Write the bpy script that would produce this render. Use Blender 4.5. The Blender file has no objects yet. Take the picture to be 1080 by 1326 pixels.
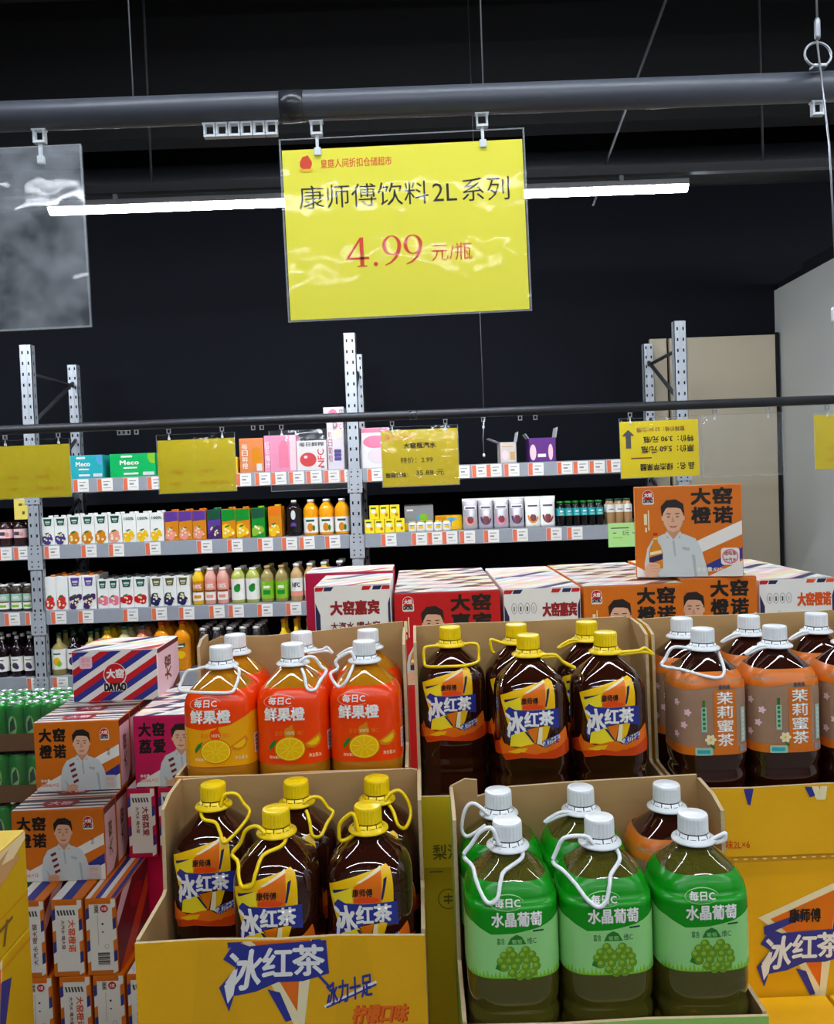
import bpy, bmesh, math, random
from mathutils import Vector, Matrix
from mathutils.geometry import tessellate_polygon

# ---------------------------------------------------------------- camera, world, exposure
SC = bpy.context.scene
COL = SC.collection
random.seed(7)
EYE, PITCH, ROLL = 1.6, math.radians(1.7), math.radians(2.1)
cam = bpy.data.cameras.new('camera')
cam.sensor_fit = 'HORIZONTAL'
cam.sensor_width, cam.lens, cam.clip_start = 36.0, 36.0, 0.05
cam_ob = bpy.data.objects.new('camera', cam)
COL.objects.link(cam_ob)
_up = Vector((0, math.sin(PITCH), math.cos(PITCH)))
_fw = Vector((0, math.cos(PITCH), -math.sin(PITCH)))
_rt = Vector((1, 0, 0))
r2 = _rt * math.cos(ROLL) - _up * math.sin(ROLL)
u2 = _rt * math.sin(ROLL) + _up * math.cos(ROLL)
mw = Matrix((r2, u2, -_fw)).transposed().to_4x4()
mw.translation = (0, 0, EYE)
cam_ob.matrix_world = mw
SC.camera = cam_ob
SC.view_settings.view_transform = 'Standard'
SC.view_settings.look = 'None'
SC.view_settings.gamma = 1.0
SC.view_settings.use_curve_mapping = False
SC.view_settings.exposure = 0.9
LED_FAR, LED_NEAR = 84.0, 28.0       # the row over the shelving is brighter than the unseen rows added over the aisle
w = bpy.data.worlds.new('store_air')
SC.world = w
w.use_nodes = True
w.node_tree.nodes['Background'].inputs[0].default_value = (0.75, 0.85, 1.0, 1)
w.node_tree.nodes['Background'].inputs[1].default_value = 0.02
SC.cycles.caustics_reflective = False
SC.cycles.caustics_refractive = False
SC.cycles.sample_clamp_indirect = 4.0

# ---------------------------------------------------------------- materials
def lin(c):
    return tuple((x / 255 / 12.92) if x / 255 <= 0.04045 else ((x / 255 + 0.055) / 1.055) ** 2.4 for x in c)
MATS = {}
def mat(name, rgb=(128, 128, 128), rough=0.5, metal=0.0, trans=0.0, ior=1.45, spec=0.5, emit=0.0, alpha=1.0,
        noise=0.0, nscale=40.0, bump=0.0, coat=0.0, stretch=(1, 1, 1)):
    if name in MATS:
        return MATS[name]
    m = bpy.data.materials.new(name)
    m.use_nodes = True
    nt = m.node_tree
    b = nt.nodes['Principled BSDF']
    c = lin(rgb) + (1,)
    b.inputs['Base Color'].default_value = c
    b.inputs['Roughness'].default_value = rough
    b.inputs['Metallic'].default_value = metal
    b.inputs['Transmission Weight'].default_value = trans
    b.inputs['IOR'].default_value = ior
    b.inputs['Specular IOR Level'].default_value = spec
    b.inputs['Alpha'].default_value = alpha
    b.inputs['Coat Weight'].default_value = coat
    if emit:
        b.inputs['Emission Color'].default_value = c
        b.inputs['Emission Strength'].default_value = emit
    if noise or bump:
        tc = nt.nodes.new('ShaderNodeTexCoord')
        mp = nt.nodes.new('ShaderNodeMapping')
        mp.inputs['Scale'].default_value = stretch
        nz = nt.nodes.new('ShaderNodeTexNoise')
        nz.inputs['Scale'].default_value = nscale
        nz.inputs['Detail'].default_value = 5
        nt.links.new(tc.outputs['Object'], mp.inputs[0])
        nt.links.new(mp.outputs[0], nz.inputs['Vector'])
        if noise:
            mx = nt.nodes.new('ShaderNodeMix')
            mx.data_type = 'RGBA'
            mx.inputs[6].default_value = tuple(x * (1 - noise) for x in c[:3]) + (1,)
            mx.inputs[7].default_value = tuple(min(1, x * (1 + noise)) for x in c[:3]) + (1,)
            nt.links.new(nz.outputs['Fac'], mx.inputs[0])
            nt.links.new(mx.outputs[2], b.inputs['Base Color'])
        if bump:
            bp = nt.nodes.new('ShaderNodeBump')
            bp.inputs['Strength'].default_value = bump
            bp.inputs['Distance'].default_value = 0.004
            nt.links.new(nz.outputs['Fac'], bp.inputs['Height'])
            nt.links.new(bp.outputs[0], b.inputs['Normal'])
    MATS[name] = m
    return m
def film(name, gloss=0.09, haze=0.0, hscale=9.0, tint=(1, 1, 1), bump=0.25, bscale=7.0):
    """clear plastic sheet: see-through, glossy, with uneven surface and optional scuffing"""
    m = bpy.data.materials.new(name)
    m.use_nodes = True
    nt = m.node_tree
    nt.nodes.remove(nt.nodes['Principled BSDF'])
    out = nt.nodes['Material Output']
    tr = nt.nodes.new('ShaderNodeBsdfTransparent'); tr.inputs[0].default_value = tint + (1,)
    gl = nt.nodes.new('ShaderNodeBsdfGlossy'); gl.inputs['Roughness'].default_value = 0.06
    df = nt.nodes.new('ShaderNodeBsdfDiffuse'); df.inputs[0].default_value = (0.55, 0.60, 0.66, 1)
    tc = nt.nodes.new('ShaderNodeTexCoord')
    n1 = nt.nodes.new('ShaderNodeTexNoise'); n1.inputs['Scale'].default_value = bscale; n1.inputs['Detail'].default_value = 3
    nt.links.new(tc.outputs['Object'], n1.inputs['Vector'])
    bp = nt.nodes.new('ShaderNodeBump'); bp.inputs['Strength'].default_value = bump; bp.inputs['Distance'].default_value = 0.03
    nt.links.new(n1.outputs['Fac'], bp.inputs['Height']); nt.links.new(bp.outputs[0], gl.inputs['Normal'])
    m1 = nt.nodes.new('ShaderNodeMixShader'); m1.inputs[0].default_value = gloss
    nt.links.new(tr.outputs[0], m1.inputs[1]); nt.links.new(gl.outputs[0], m1.inputs[2])
    last = m1
    if haze:
        n2 = nt.nodes.new('ShaderNodeTexNoise'); n2.inputs['Scale'].default_value = hscale; n2.inputs['Detail'].default_value = 8
        n2.inputs['Roughness'].default_value = 0.7
        nt.links.new(tc.outputs['Object'], n2.inputs['Vector'])
        rp = nt.nodes.new('ShaderNodeMapRange')
        rp.inputs[1].default_value, rp.inputs[2].default_value = 0.38, 0.75
        rp.inputs[3].default_value, rp.inputs[4].default_value = haze * 0.15, haze
        nt.links.new(n2.outputs['Fac'], rp.inputs[0])
        m2 = nt.nodes.new('ShaderNodeMixShader')
        nt.links.new(rp.outputs[0], m2.inputs[0]); nt.links.new(m1.outputs[0], m2.inputs[1]); nt.links.new(df.outputs[0], m2.inputs[2])
        last = m2
    nt.links.new(last.outputs[0], out.inputs[0])
    MATS[name] = m
    return m

INK = dict(white=(236, 234, 228), cream=(240, 226, 180), black=(22, 18, 18), red=(200, 22, 34), darkred=(150, 24, 34), maroon=(112, 26, 30),
           orange=(224, 116, 12), deeporange=(226, 84, 12), orangered=(240, 72, 6), juiceyellow=(236, 164, 10), yellow=(240, 190, 12), lemon=(246, 222, 40),
           blue=(44, 52, 140), navy=(34, 36, 84), sky=(90, 160, 210), pink=(232, 120, 150), palepink=(240, 200, 208), magenta=(196, 14, 72),
           green=(16, 140, 44), lime=(130, 190, 40), palegreen=(150, 214, 130), leaf=(40, 120, 40), darkgreen=(24, 82, 56), teal=(40, 168, 176), mint=(160, 200, 180),
           purple=(96, 58, 150), violet=(72, 40, 96), brown=(120, 66, 30), tan=(200, 160, 110), skin=(226, 176, 146), skinshade=(204, 148, 120), lip=(176, 92, 84),
           grey=(140, 142, 146), palegrey=(206, 208, 210), darkgrey=(70, 72, 76), shirt=(206, 214, 216), shirtfold=(172, 184, 190), hair=(34, 24, 24),
           amber=(214, 132, 20), apple=(206, 48, 50), berry=(70, 60, 130), grape=(104, 150, 30), grapelight=(140, 184, 50), peach=(236, 150, 130), pricered=(214, 62, 30), tagorange=(226, 112, 80), jasorange=(212, 112, 30), logored=(226, 90, 40),
           rust=(206, 66, 18), flame=(232, 110, 24), film=(172, 128, 98), kraftink=(120, 90, 55), olive=(96, 92, 20), cartonyellow=(226, 168, 14), cartonyellow2=(206, 146, 14))
def ink(name, gloss=0.42):
    return mat('ink_%s_%d' % (name, int(gloss * 100)), INK[name], rough=gloss)
kraft = mat('kraft_cardboard', (176, 140, 90), rough=0.85, noise=0.10, nscale=18, stretch=(1, 1, 4))
kraft_edge = mat('kraft_edge', (196, 172, 134), rough=0.9, noise=0.15, nscale=220)
yellow_card = mat('yellow_carton', (232, 172, 10), rough=0.5, noise=0.06, nscale=14)
pear_card = mat('pear_carton', (196, 178, 20), rough=0.5, noise=0.05, nscale=14)
green_card = mat('pale_green_carton', (150, 200, 96), rough=0.5, noise=0.05, nscale=14)
steel = mat('galvanised_steel', (178, 184, 192), rough=0.4, metal=0.25, noise=0.08, nscale=60)
lipgrey = mat('shelf_grey', (150, 155, 164), rough=0.45, noise=0.05, nscale=30)
slot = mat('slot_dark', (14, 14, 16), rough=0.9)
blackpaint = mat('black_paint', (20, 22, 30), rough=0.7, noise=0.25, nscale=3)
whiteplastic = mat('white_plastic', (232, 236, 238), rough=0.28)
yellowplastic = mat('yellow_plastic', (244, 208, 10), rough=0.3)
clearplastic = mat('clip_plastic', (206, 214, 220), rough=0.25)

# ---------------------------------------------------------------- mesh helpers
class MB:
    def __init__(self):
        self.v, self.f, self.m, self.s, self.mats = [], [], [], [], []
    def mi(self, m):
        if m not in self.mats:
            self.mats.append(m)
        return self.mats.index(m)
    def face(self, pts, m, smooth=False):
        b = len(self.v)
        self.v += [tuple(p) for p in pts]
        self.f.append(tuple(range(b, b + len(pts))))
        self.m.append(self.mi(m)); self.s.append(smooth)
    def mesh(self, vs, fs, m, smooth=False):
        b = len(self.v)
        self.v += [tuple(p) for p in vs]
        k = self.mi(m)
        for f in fs:
            self.f.append(tuple(i + b for i in f)); self.m.append(k); self.s.append(smooth)
    def box(self, x0, x1, y0, y1, z0, z1, m, bev=0.0, M=None):
        bm = bmesh.new()
        bmesh.ops.create_cube(bm, size=1)
        for v in bm.verts:
            v.co = Vector((x0 + (v.co.x + .5) * (x1 - x0), y0 + (v.co.y + .5) * (y1 - y0), z0 + (v.co.z + .5) * (z1 - z0)))
        if bev:
            bmesh.ops.bevel(bm, geom=bm.edges[:], offset=bev, segments=2, affect='EDGES', profile=0.6)
        if M:
            bm.transform(M)
        bm.verts.index_update()
        self.mesh([v.co for v in bm.verts], [[v.index for v in f.verts] for f in bm.faces], m)
        bm.free()
    def rings(self, rings, m, cap0=True, cap1=True, smooth=True, closed=True):
        n = len(rings[0])
        vs = [p for r in rings for p in r]
        fs = []
        for i in range(len(rings) - 1):
            for j in range(n if closed else n - 1):
                k = (j + 1) % n
                fs.append((i * n + j, i * n + k, (i + 1) * n + k, (i + 1) * n + j))
        if cap0:
            fs.append(tuple(range(n - 1, -1, -1)))
        if cap1:
            fs.append(tuple(range((len(rings) - 1) * n, len(rings) * n)))
        self.mesh(vs, fs, m, smooth)
    def lathe(self, prof, m, n=24, c=(0, 0, 0), cap0=True, cap1=True):
        self.rings([[(c[0] + r * math.cos(2 * math.pi * j / n), c[1] + r * math.sin(2 * math.pi * j / n), c[2] + z) for j in range(n)] for r, z in prof], m, cap0, cap1)
    def tube(self, path, r, m, n=8, flat=1.0, closed=False):
        P = [Vector(p) for p in path]
        rs = []
        up = Vector((0.13, 0.31, 0.94))
        for i, p in enumerate(P):
            if closed:
                t = (P[(i + 1) % len(P)] - P[i - 1]).normalized()
            else:
                t = (P[min(i + 1, len(P) - 1)] - P[max(i - 1, 0)]).normalized()
            a = t.cross(up)
            if a.length < 1e-4:
                a = t.cross(Vector((1, 0, 0)))
            a.normalize()
            b = t.cross(a).normalized()
            rs.append([p + a * (r * math.cos(2 * math.pi * j / n)) + b * (r * flat * math.sin(2 * math.pi * j / n)) for j in range(n)])
        if closed:
            rs.append(rs[0])
        self.rings(rs, m, not closed, not closed)
    def prism(self, pts, h0, h1, m, axis='y', face_m=None):
        """polygon pts (a, z) pushed through from h0 to h1 along axis"""
        def P(a, z, h):
            return (a, h, z) if axis == 'y' else ((h, a, z) if axis == 'x' else (a, z, h))
        n = len(pts)
        vs = [P(a, z, h0) for a, z in pts] + [P(a, z, h1) for a, z in pts]
        tri = tessellate_polygon([[Vector((a, z, 0)) for a, z in pts]])
        fs = [tuple(t) for t in tri]
        self.mesh(vs, fs, face_m or m)
        self.mesh(vs, [tuple(i + n for i in reversed(t)) for t in tri] + [(i, (i + 1) % n, n + (i + 1) % n, n + i) for i in range(n)], m)
    def build(self, name, parent=None, recalc=False):
        me = bpy.data.meshes.new(name)
        me.from_pydata(self.v, [], self.f)
        for m in self.mats:
            me.materials.append(m)
        me.polygons.foreach_set('material_index', self.m)
        me.polygons.foreach_set('use_smooth', self.s)
        me.update()
        if recalc:
            bm = bmesh.new(); bm.from_mesh(me)
            bmesh.ops.recalc_face_normals(bm, faces=bm.faces[:]); bm.to_mesh(me); bm.free()
        o = bpy.data.objects.new(name, me)
        COL.objects.link(o)
        if parent:
            o.parent = parent
        return o

def tag(o, label, cat, group=None):
    o['label'] = label
    o['category'] = cat
    if group:
        o['group'] = group
    return o
def thing(name, label, cat, loc=(0, 0, 0), rz=0.0, group=None):
    o = bpy.data.objects.new(name, None)
    o.empty_display_size = 0.05
    COL.objects.link(o)
    o.location = loc
    o.rotation_euler = (0, 0, rz)
    return tag(o, label, cat, group)
def struct(o):
    o['kind'] = 'structure'
    return o
def dup(root, loc, label=None, group=None, rz=None):
    r = root.copy(); COL.objects.link(r); r.location = loc
    if rz is not None:
        r.rotation_euler = (0, 0, rz)
    if label: r['label'] = label
    if group: r['group'] = group
    for ch in list(root.children):
        c = ch.copy(); COL.objects.link(c); c.parent = r
        for g in list(ch.children):
            d = g.copy(); COL.objects.link(d); d.parent = c
    return r

# ---------------------------------------------------------------- printing (flat artwork laid into a part's own mesh)
_TC = {}
def glyphs(s, bold):
    k = (s, bold)
    if k not in _TC:
        cu = bpy.data.curves.new('lettering', 'FONT')
        cu.body, cu.size, cu.offset, cu.resolution_u = s, 1.0, bold, 2
        o = bpy.data.objects.new('lettering', cu)
        me = o.to_mesh()
        vs = [(v.co.x, v.co.y) for v in me.vertices]
        fs = []
        for p in me.polygons:
            q = list(p.vertices)
            for i in range(1, len(q) - 1):
                fs.append((q[0], q[i], q[i + 1]))
        o.to_mesh_clear()
        bpy.data.objects.remove(o); bpy.data.curves.remove(cu)
        x0 = min(v[0] for v in vs); x1 = max(v[0] for v in vs); y0 = min(v[1] for v in vs); y1 = max(v[1] for v in vs)
        _TC[k] = ([((x - x0) / (x1 - x0), (y - y0) / max(1e-6, y1 - y0)) for x, y in vs], fs)
    return _TC[k]
def clip_half(poly, a, b, c):           # keep a*x + b*y <= c
    out = []
    for i in range(len(poly)):
        p, q = poly[i], poly[(i + 1) % len(poly)]
        dp, dq = a * p[0] + b * p[1] - c, a * q[0] + b * q[1] - c
        if dp <= 0: out.append(p)
        if (dp < 0 < dq) or (dq < 0 < dp):
            t = dp / (dp - dq)
            out.append((p[0] + (q[0] - p[0]) * t, p[1] + (q[1] - p[1]) * t))
    return out
class Print:
    def __init__(self, gloss=0.42):
        self.t, self.g, self.n = [], gloss, 0      # (layer, material, triangle)
    def I(self, c):
        return ink(c, self.g) if isinstance(c, str) else c
    def poly(self, pts, c, layer=1):
        self.n += 1
        layer += .03 * (self.n % 30)        # each shape a hair above the one before it
        for t in tessellate_polygon([[Vector((p[0], p[1], 0)) for p in pts]]):
            self.t.append((layer, self.I(c), [tuple(pts[i]) for i in t]))
    def rect(self, x0, y0, x1, y1, c, layer=1, r=0.0):
        if r:
            pts = []
            for cx, cy, a in ((x1 - r, y0 + r, -90), (x1 - r, y1 - r, 0), (x0 + r, y1 - r, 90), (x0 + r, y0 + r, 180)):
                for k in range(5):
                    q = math.radians(a + k * 22.5); pts.append((cx + r * math.cos(q), cy + r * math.sin(q)))
            self.poly(pts, c, layer)
        else:
            self.poly([(x0, y0), (x1, y0), (x1, y1), (x0, y1)], c, layer)
    def ell(self, cx, cy, rx, ry, c, layer=1, n=20, a0=0, a1=360, rot=0):
        pts = [(rx * math.cos(math.radians(a0 + (a1 - a0) * k / n)), ry * math.sin(math.radians(a0 + (a1 - a0) * k / n))) for k in range(n if a1 - a0 >= 360 else n + 1)]
        q = math.radians(rot)
        self.poly([(cx + x * math.cos(q) - y * math.sin(q), cy + x * math.sin(q) + y * math.cos(q)) for x, y in pts], c, layer)
    def ringe(self, cx, cy, rx, ry, wx, wy, c, layer=1, n=24, a0=0, a1=360):
        for k in range(n):
            p, q = [math.radians(a0 + (a1 - a0) * (k + j) / n) for j in (0, 1)]
            self.poly([(cx + rx * math.cos(p), cy + ry * math.sin(p)), (cx + rx * math.cos(q), cy + ry * math.sin(q)),
                       (cx + (rx - wx) * math.cos(q), cy + (ry - wy) * math.sin(q)), (cx + (rx - wx) * math.cos(p), cy + (ry - wy) * math.sin(p))], c, layer)
    def line(self, pts, wd, c, layer=1):
        for p, q in zip(pts, pts[1:]):
            d = Vector((q[0] - p[0], q[1] - p[1])); L = d.length or 1e-6
            n = Vector((-d.y, d.x)) / L * wd / 2; e = d / L * wd * 0.25
            self.poly([(p[0] - e.x + n.x, p[1] - e.y + n.y), (p[0] - e.x - n.x, p[1] - e.y - n.y), (q[0] + e.x - n.x, q[1] + e.y - n.y), (q[0] + e.x + n.x, q[1] + e.y + n.y)], c, layer)
    def text(self, s, x0, y0, x1, y1, c, layer=2, bold=0.0, rot=0, shear=0.0, slope=0.0):
        """s fitted to the box; rot = quarter turns counter-clockwise in degrees"""
        vs, fs = glyphs(s, 0.0)
        cx, cy, ww, hh = (x0 + x1) / 2, (y0 + y1) / 2, x1 - x0, y1 - y0
        if rot in (90, 270, -90): ww, hh = hh, ww
        q = math.radians(rot)
        m = self.I(c)
        em = max(hh if len(s) > 1 else min(ww, hh), 1e-6)
        r = bold * em
        ww, hh = ww - 2 * r, hh - 2 * r
        shifts = [(0, 0)] if bold < .008 else ([(-r, 0), (r, 0), (0, r), (0, -r)] if bold < .035 else [(-r, -r), (r, r), (-r, r), (r, -r), (0, r), (0, -r), (r, 0), (-r, 0)])
        for k, (du, dv) in enumerate(shifts):
            out = []
            for x, y in vs:
                a, b = (x - .5) * ww + du, (y - .5) * hh + dv
                a += b * shear; b += a * slope
                out.append((cx + a * math.cos(q) - b * math.sin(q), cy + a * math.sin(q) + b * math.cos(q)))
            for f in fs:
                self.t.append((layer + .05 + .07 * k, m, [out[i] for i in f]))
    def vtext(self, s, x0, y0, x1, y1, c, layer=2, bold=0.0):
        h = (y1 - y0) / len(s)
        for i, ch in enumerate(s):
            self.text(ch, x0, y1 - (i + .94) * h, x1, y1 - (i + .06) * h, c, layer, bold)
    def add(self, other, ox=0, oy=0, sx=1, sy=1, dl=0):
        for l, m, t in other.t:
            self.t.append((l + dl, m, [(ox + x * sx, oy + y * sy) for x, y in t]))
        return self
    def clip(self, x0, y0, x1, y1):
        out = []
        for l, m, t in self.t:
            p = t
            for a, b, c in ((-1, 0, -x0), (1, 0, x1), (0, -1, -y0), (0, 1, y1)):
                if len(p) < 3: break
                p = clip_half(p, a, b, c)
            for i in range(1, len(p) - 1):
                out.append((l, m, [p[0], p[i], p[i + 1]]))
        self.t = out
        return self
    def emit(self, mb, fn, dx=None, dy=None, smooth=False):
        cache = {}
        for l, m, t in self.t:
            cells = [t]
            for ax, st in ((0, dx), (1, dy)):
                if not st: continue
                nxt = []
                for p in cells:
                    lo, hi = min(q[ax] for q in p), max(q[ax] for q in p)
                    k = math.floor(lo / st)
                    while k * st < hi - 1e-9:
                        a = clip_half(p, -1 if ax == 0 else 0, -1 if ax else 0, -k * st)
                        if len(a) > 2: a = clip_half(a, 1 if ax == 0 else 0, 1 if ax else 0, (k + 1) * st)
                        if len(a) > 2: nxt.append(a)
                        k += 1
                cells = nxt
            for p in cells:
                ids = []
                for x, y in p:
                    key = (l, round(x, 5), round(y, 5))
                    if key not in cache:
                        cache[key] = len(mb.v); mb.v.append(tuple(fn(x, y, l)))
                    if cache[key] not in ids: ids.append(cache[key])
                if len(ids) > 2:
                    A, B, C = p[0], p[1], p[2]
                    s = sum(p[i][0] * p[(i + 1) % len(p)][1] - p[(i + 1) % len(p)][0] * p[i][1] for i in range(len(p)))
                    if s < 0: ids.reverse()
                    mb.f.append(tuple(ids)); mb.m.append(mb.mi(m)); mb.s.append(smooth)
def on_plane(o, u, v, eps):
    o, u, v = Vector(o), Vector(u), Vector(v)
    n = u.cross(v).normalized()
    return lambda x, y, l: o + u * x + v * y + n * (eps * l)

# ---------------------------------------------------------------- the setting
def wall(name, x0, x1, y0, y1, z0, z1, m):
    mb = MB(); mb.box(x0, x1, y0, y1, z0, z1, m); return struct(mb.build(name))
floor_m = mat('floor_concrete', (120, 118, 112), rough=0.5, noise=0.12, nscale=4)
wall('floor', -6, 6, -3.4, 6.4, -0.1, 0.0, floor_m)
wall('ceiling', -6, 6, -3.4, 6.4, 4.3, 4.4, mat('ceiling_black', (12, 12, 13), rough=0.8, noise=0.3, nscale=2))
wall('wall_back', -6, 6, 6.2, 6.4, 0, 4.3, mat('wall_navy_black', (11, 14, 22), rough=0.8, noise=0.15, nscale=2, spec=.2))
wall('wall_left', -6.2, -6, -3.4, 6.4, 0, 4.3, blackpaint)
wall('wall_right', 6, 6.2, -3.4, 6.4, 0, 4.3, blackpaint)
wall('wall_front', -6, 6, -3.6, -3.4, 0, 4.3, mat('wall_grey', (120, 120, 122), rough=0.8))
wall('trim_1', 2.69, 2.81, -0.5, 6.19, 0, 2.95, mat('partition_grey', (206, 208, 204), rough=0.6, noise=0.05, nscale=2))
mb = MB(); mb.box(2.70, 2.80, 3.0, 6.15, 2.952, 3.0, blackpaint); mb.box(2.70, 2.80, 3.6, 5.75, 3.0, 3.035, blackpaint)
struct(mb.build('trim_2'))
for k, (y0, y1, z0, z1) in enumerate(((2.9, 3.3, 3.75, 4.299), (4.6, 4.75, 3.55, 4.299), (5.6, 5.8, 3.62, 4.299))):
    wall('trim_%d' % (k + 3), -5.99, 5.99, y0, y1, z0, z1, mat('beam_black', (9, 9, 11), rough=0.6, noise=0.2, nscale=2))
mb = MB(); mb.box(-5.9, 5.9, 3.98, 4.02, 3.04, 3.08, mat('rail_dark', (70, 72, 76), rough=0.5)); rail = mb.build('light_rail')
tag(rail, 'dark grey rail under the ceiling carrying the tube light', 'rail')
mb = MB(); mb.lathe([(0.11, -5.9), (0.11, 5.9)], mat('duct_black', (13, 14, 17), rough=0.45), n=24)
duct = mb.build('ceiling_duct'); duct.rotation_euler = (0, math.pi / 2, 0); duct.location = (0, 4.95, 3.42)
tag(duct, 'black round duct running under the ceiling above the shelving', 'duct')
mb = MB()
for a, b in (((1.0, 4.5, 3.07), (1.18, 4.9, 3.42)), ((1.15, 3.2, 3.75), (0.95, 3.98, 3.09)), ((-1.2, 4.0, 3.08), (-1.2, 4.0, 4.3)), ((1.7, 4.0, 3.08), (1.7, 4.0, 4.3))):
    mb = MB(); mb.tube([a, b], 0.006, mat('rod_grey', (64, 66, 70), rough=0.5))
    mb.build('hanger_rod', rail)

# back partition board, right of the rack
bp_t = thing('partition_board', 'tall beige board standing against the back wall right of the shelving', 'panel', (2.2, 6.12, 0))
beige = mat('beige_board', (192, 180, 156), rough=0.6, noise=0.04, nscale=2)
mb = MB(); mb.box(-0.32, 0.45, -0.02, 0.02, 0, 2.615, beige, 0.003); mb.build('board', bp_t)
mb = MB(); mb.box(-0.46, -0.34, -0.02, 0.02, 0, 2.615, beige, 0.003); mb.build('board', bp_t)
mb = MB(); mb.box(0.45, 0.475, -0.025, 0.02, 0, 2.63, slot); mb.build('edge_strip', bp_t)

# LED battens: one seen, the rest unseen, added to brighten foreground and walls
led_m = mat('led_diffuser', (240, 247, 255), rough=0.4, emit=LED_FAR)
led_near_m = mat('led_diffuser_aisle', (240, 247, 255), rough=0.4, emit=LED_NEAR)
house_m = mat('led_housing', (150, 152, 156), rough=0.5)
led = thing('tube_light', 'long white LED tube glowing behind the yellow price sign', 'light', (-0.175, 4.0, 2.98))
mb = MB(); mb.rings([[(x, 0.027 * math.cos(a), 0.027 * math.sin(a)) for a in [math.pi * (1 + k / 12) for k in range(13)]] for x in (-1.51, 1.51)], led_m)
mb.build('diffuser', led, True)
mb = MB(); mb.box(-1.515, 1.515, -0.027, 0.027, 0.001, 0.03, house_m, 0.004)
for x in (-1.2, 1.2): mb.box(x - .01, x + .01, -.008, .008, 0.03, 0.0595, house_m)
mb.build('housing', led)
led2 = None
for y in (4.0, 1.0, -0.8, -2.6):
    for x in ((-3.9, -0.175, 3.9) if y == 4.0 else (-0.175, 3.025)):
        if (x, y) != (-0.175, 4.0):
            q = dup(led if y == 4.0 or led2 is None else led2, (x, y, 2.98), 'LED tube light in the unseen part of the ceiling grid', 'ceiling tube lights out of view')
            if y != 4.0 and led2 is None:
                led2 = q
                for c in q.children:
                    if c.data.materials[0] == led_m:
                        c.data = c.data.copy(); c.data.materials[0] = led_near_m
for y in (1.0, -0.8, -2.6):
    mb = MB(); mb.box(-5.9, 5.9, y - .02, y + .02, 3.04, 3.08, MATS['rail_dark']); r_ = mb.build('light_rail')
    tag(r_, 'light rail above the aisle out of the picture', 'rail', 'ceiling rails out of view')

# ---------------------------------------------------------------- steel shelving rack
RX = [-4.42, -2.39, -0.38, 1.67]
LEV = [1.73, 1.322, 0.912, 0.50, 0.12]
YF = 5.2
brace_m = mat('brace_dark', (56, 58, 62), rough=.5)
rack = thing('storage_rack', 'long galvanised steel shelving rack with perforated uprights along the black wall', 'shelving', (0, YF, 0))
def upright(x, y, top, wd=0.076):
    mb = MB()
    mb.box(x - wd / 2, x + wd / 2, y, y + 0.004, 0, top, steel)
    mb.box(x - wd / 2, x - wd / 2 + .004, y, y + 0.05, 0, top, steel)
    mb.box(x + wd / 2 - .004, x + wd / 2, y, y + 0.05, 0, top, steel)
    mb.box(x - .006, x + .006, y - .003, y, 0, top, steel)
    z = 0.1
    while z < top - .03:
        for s in (-1, 1):
            mb.face([(x + s * .018 - .005, y - .0012, z), (x + s * .018 + .005, y - .0012, z), (x + s * .018 + .005, y - .0012, z + .02), (x + s * .018 - .005, y - .0012, z + .02)], slot)
        mb.face([(x + wd / 2 + .001, y + .02, z), (x + wd / 2 + .001, y + .03, z), (x + wd / 2 + .001, y + .03, z + .02), (x + wd / 2 + .001, y + .02, z + .02)], slot)
        z += 0.067
    return mb.build('upright', rack)
for x in RX:
    upright(x, -0.005, 2.57)
    upright(x, 0.70, 2.55, 0.07)
    mb = MB()
    for a, b in ((2.42, 2.08), (1.62, 2.02), (1.6, 1.2), (.8, 1.18), (.78, .38)):
        mb.tube([(x, 0.04, b if a > b else a), (x, 0.70, a if a > b else b)], 0.013, brace_m, 6)
    mb.tube([(x, 0.04, 2.40), (x, 0.70, 2.40)], 0.012, brace_m, 6)
    mb.build('brace', rack)
    for z in LEV:
        mb = MB()
        mb.box(x - .046, x + .046, -.011, -.0055, z - .15, z - .004, steel, 0.001)
        for s in (-1, 1):
            for q in (-.13, -.10, -.05, -.02):
                mb.lathe([(.005, 0), (.004, .002)], slot, 8, (0, 0, 0))
                k = len(mb.v) - 16
                for i in range(k, len(mb.v)):
                    vx, vy, vz = mb.v[i]; mb.v[i] = (x + s * .02 + vx, -.0112 - vz, z + q + vy)
        mb.build('connector', rack)
for i in range(3):
    for z in LEV:
        mb = MB()
        x0, x1 = RX[i] + .048, RX[i + 1] - .048
        mb.box(x0, x1, -.006, .02, z - .088, z, lipgrey, .003)
        mb.box(x0, x1, .02, .70, z - .03, z - .0005, lipgrey)
        mb.box(x0, x1, .70, .73, z - .088, z, lipgrey, .003)
        mb.build('shelf', rack)

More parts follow.
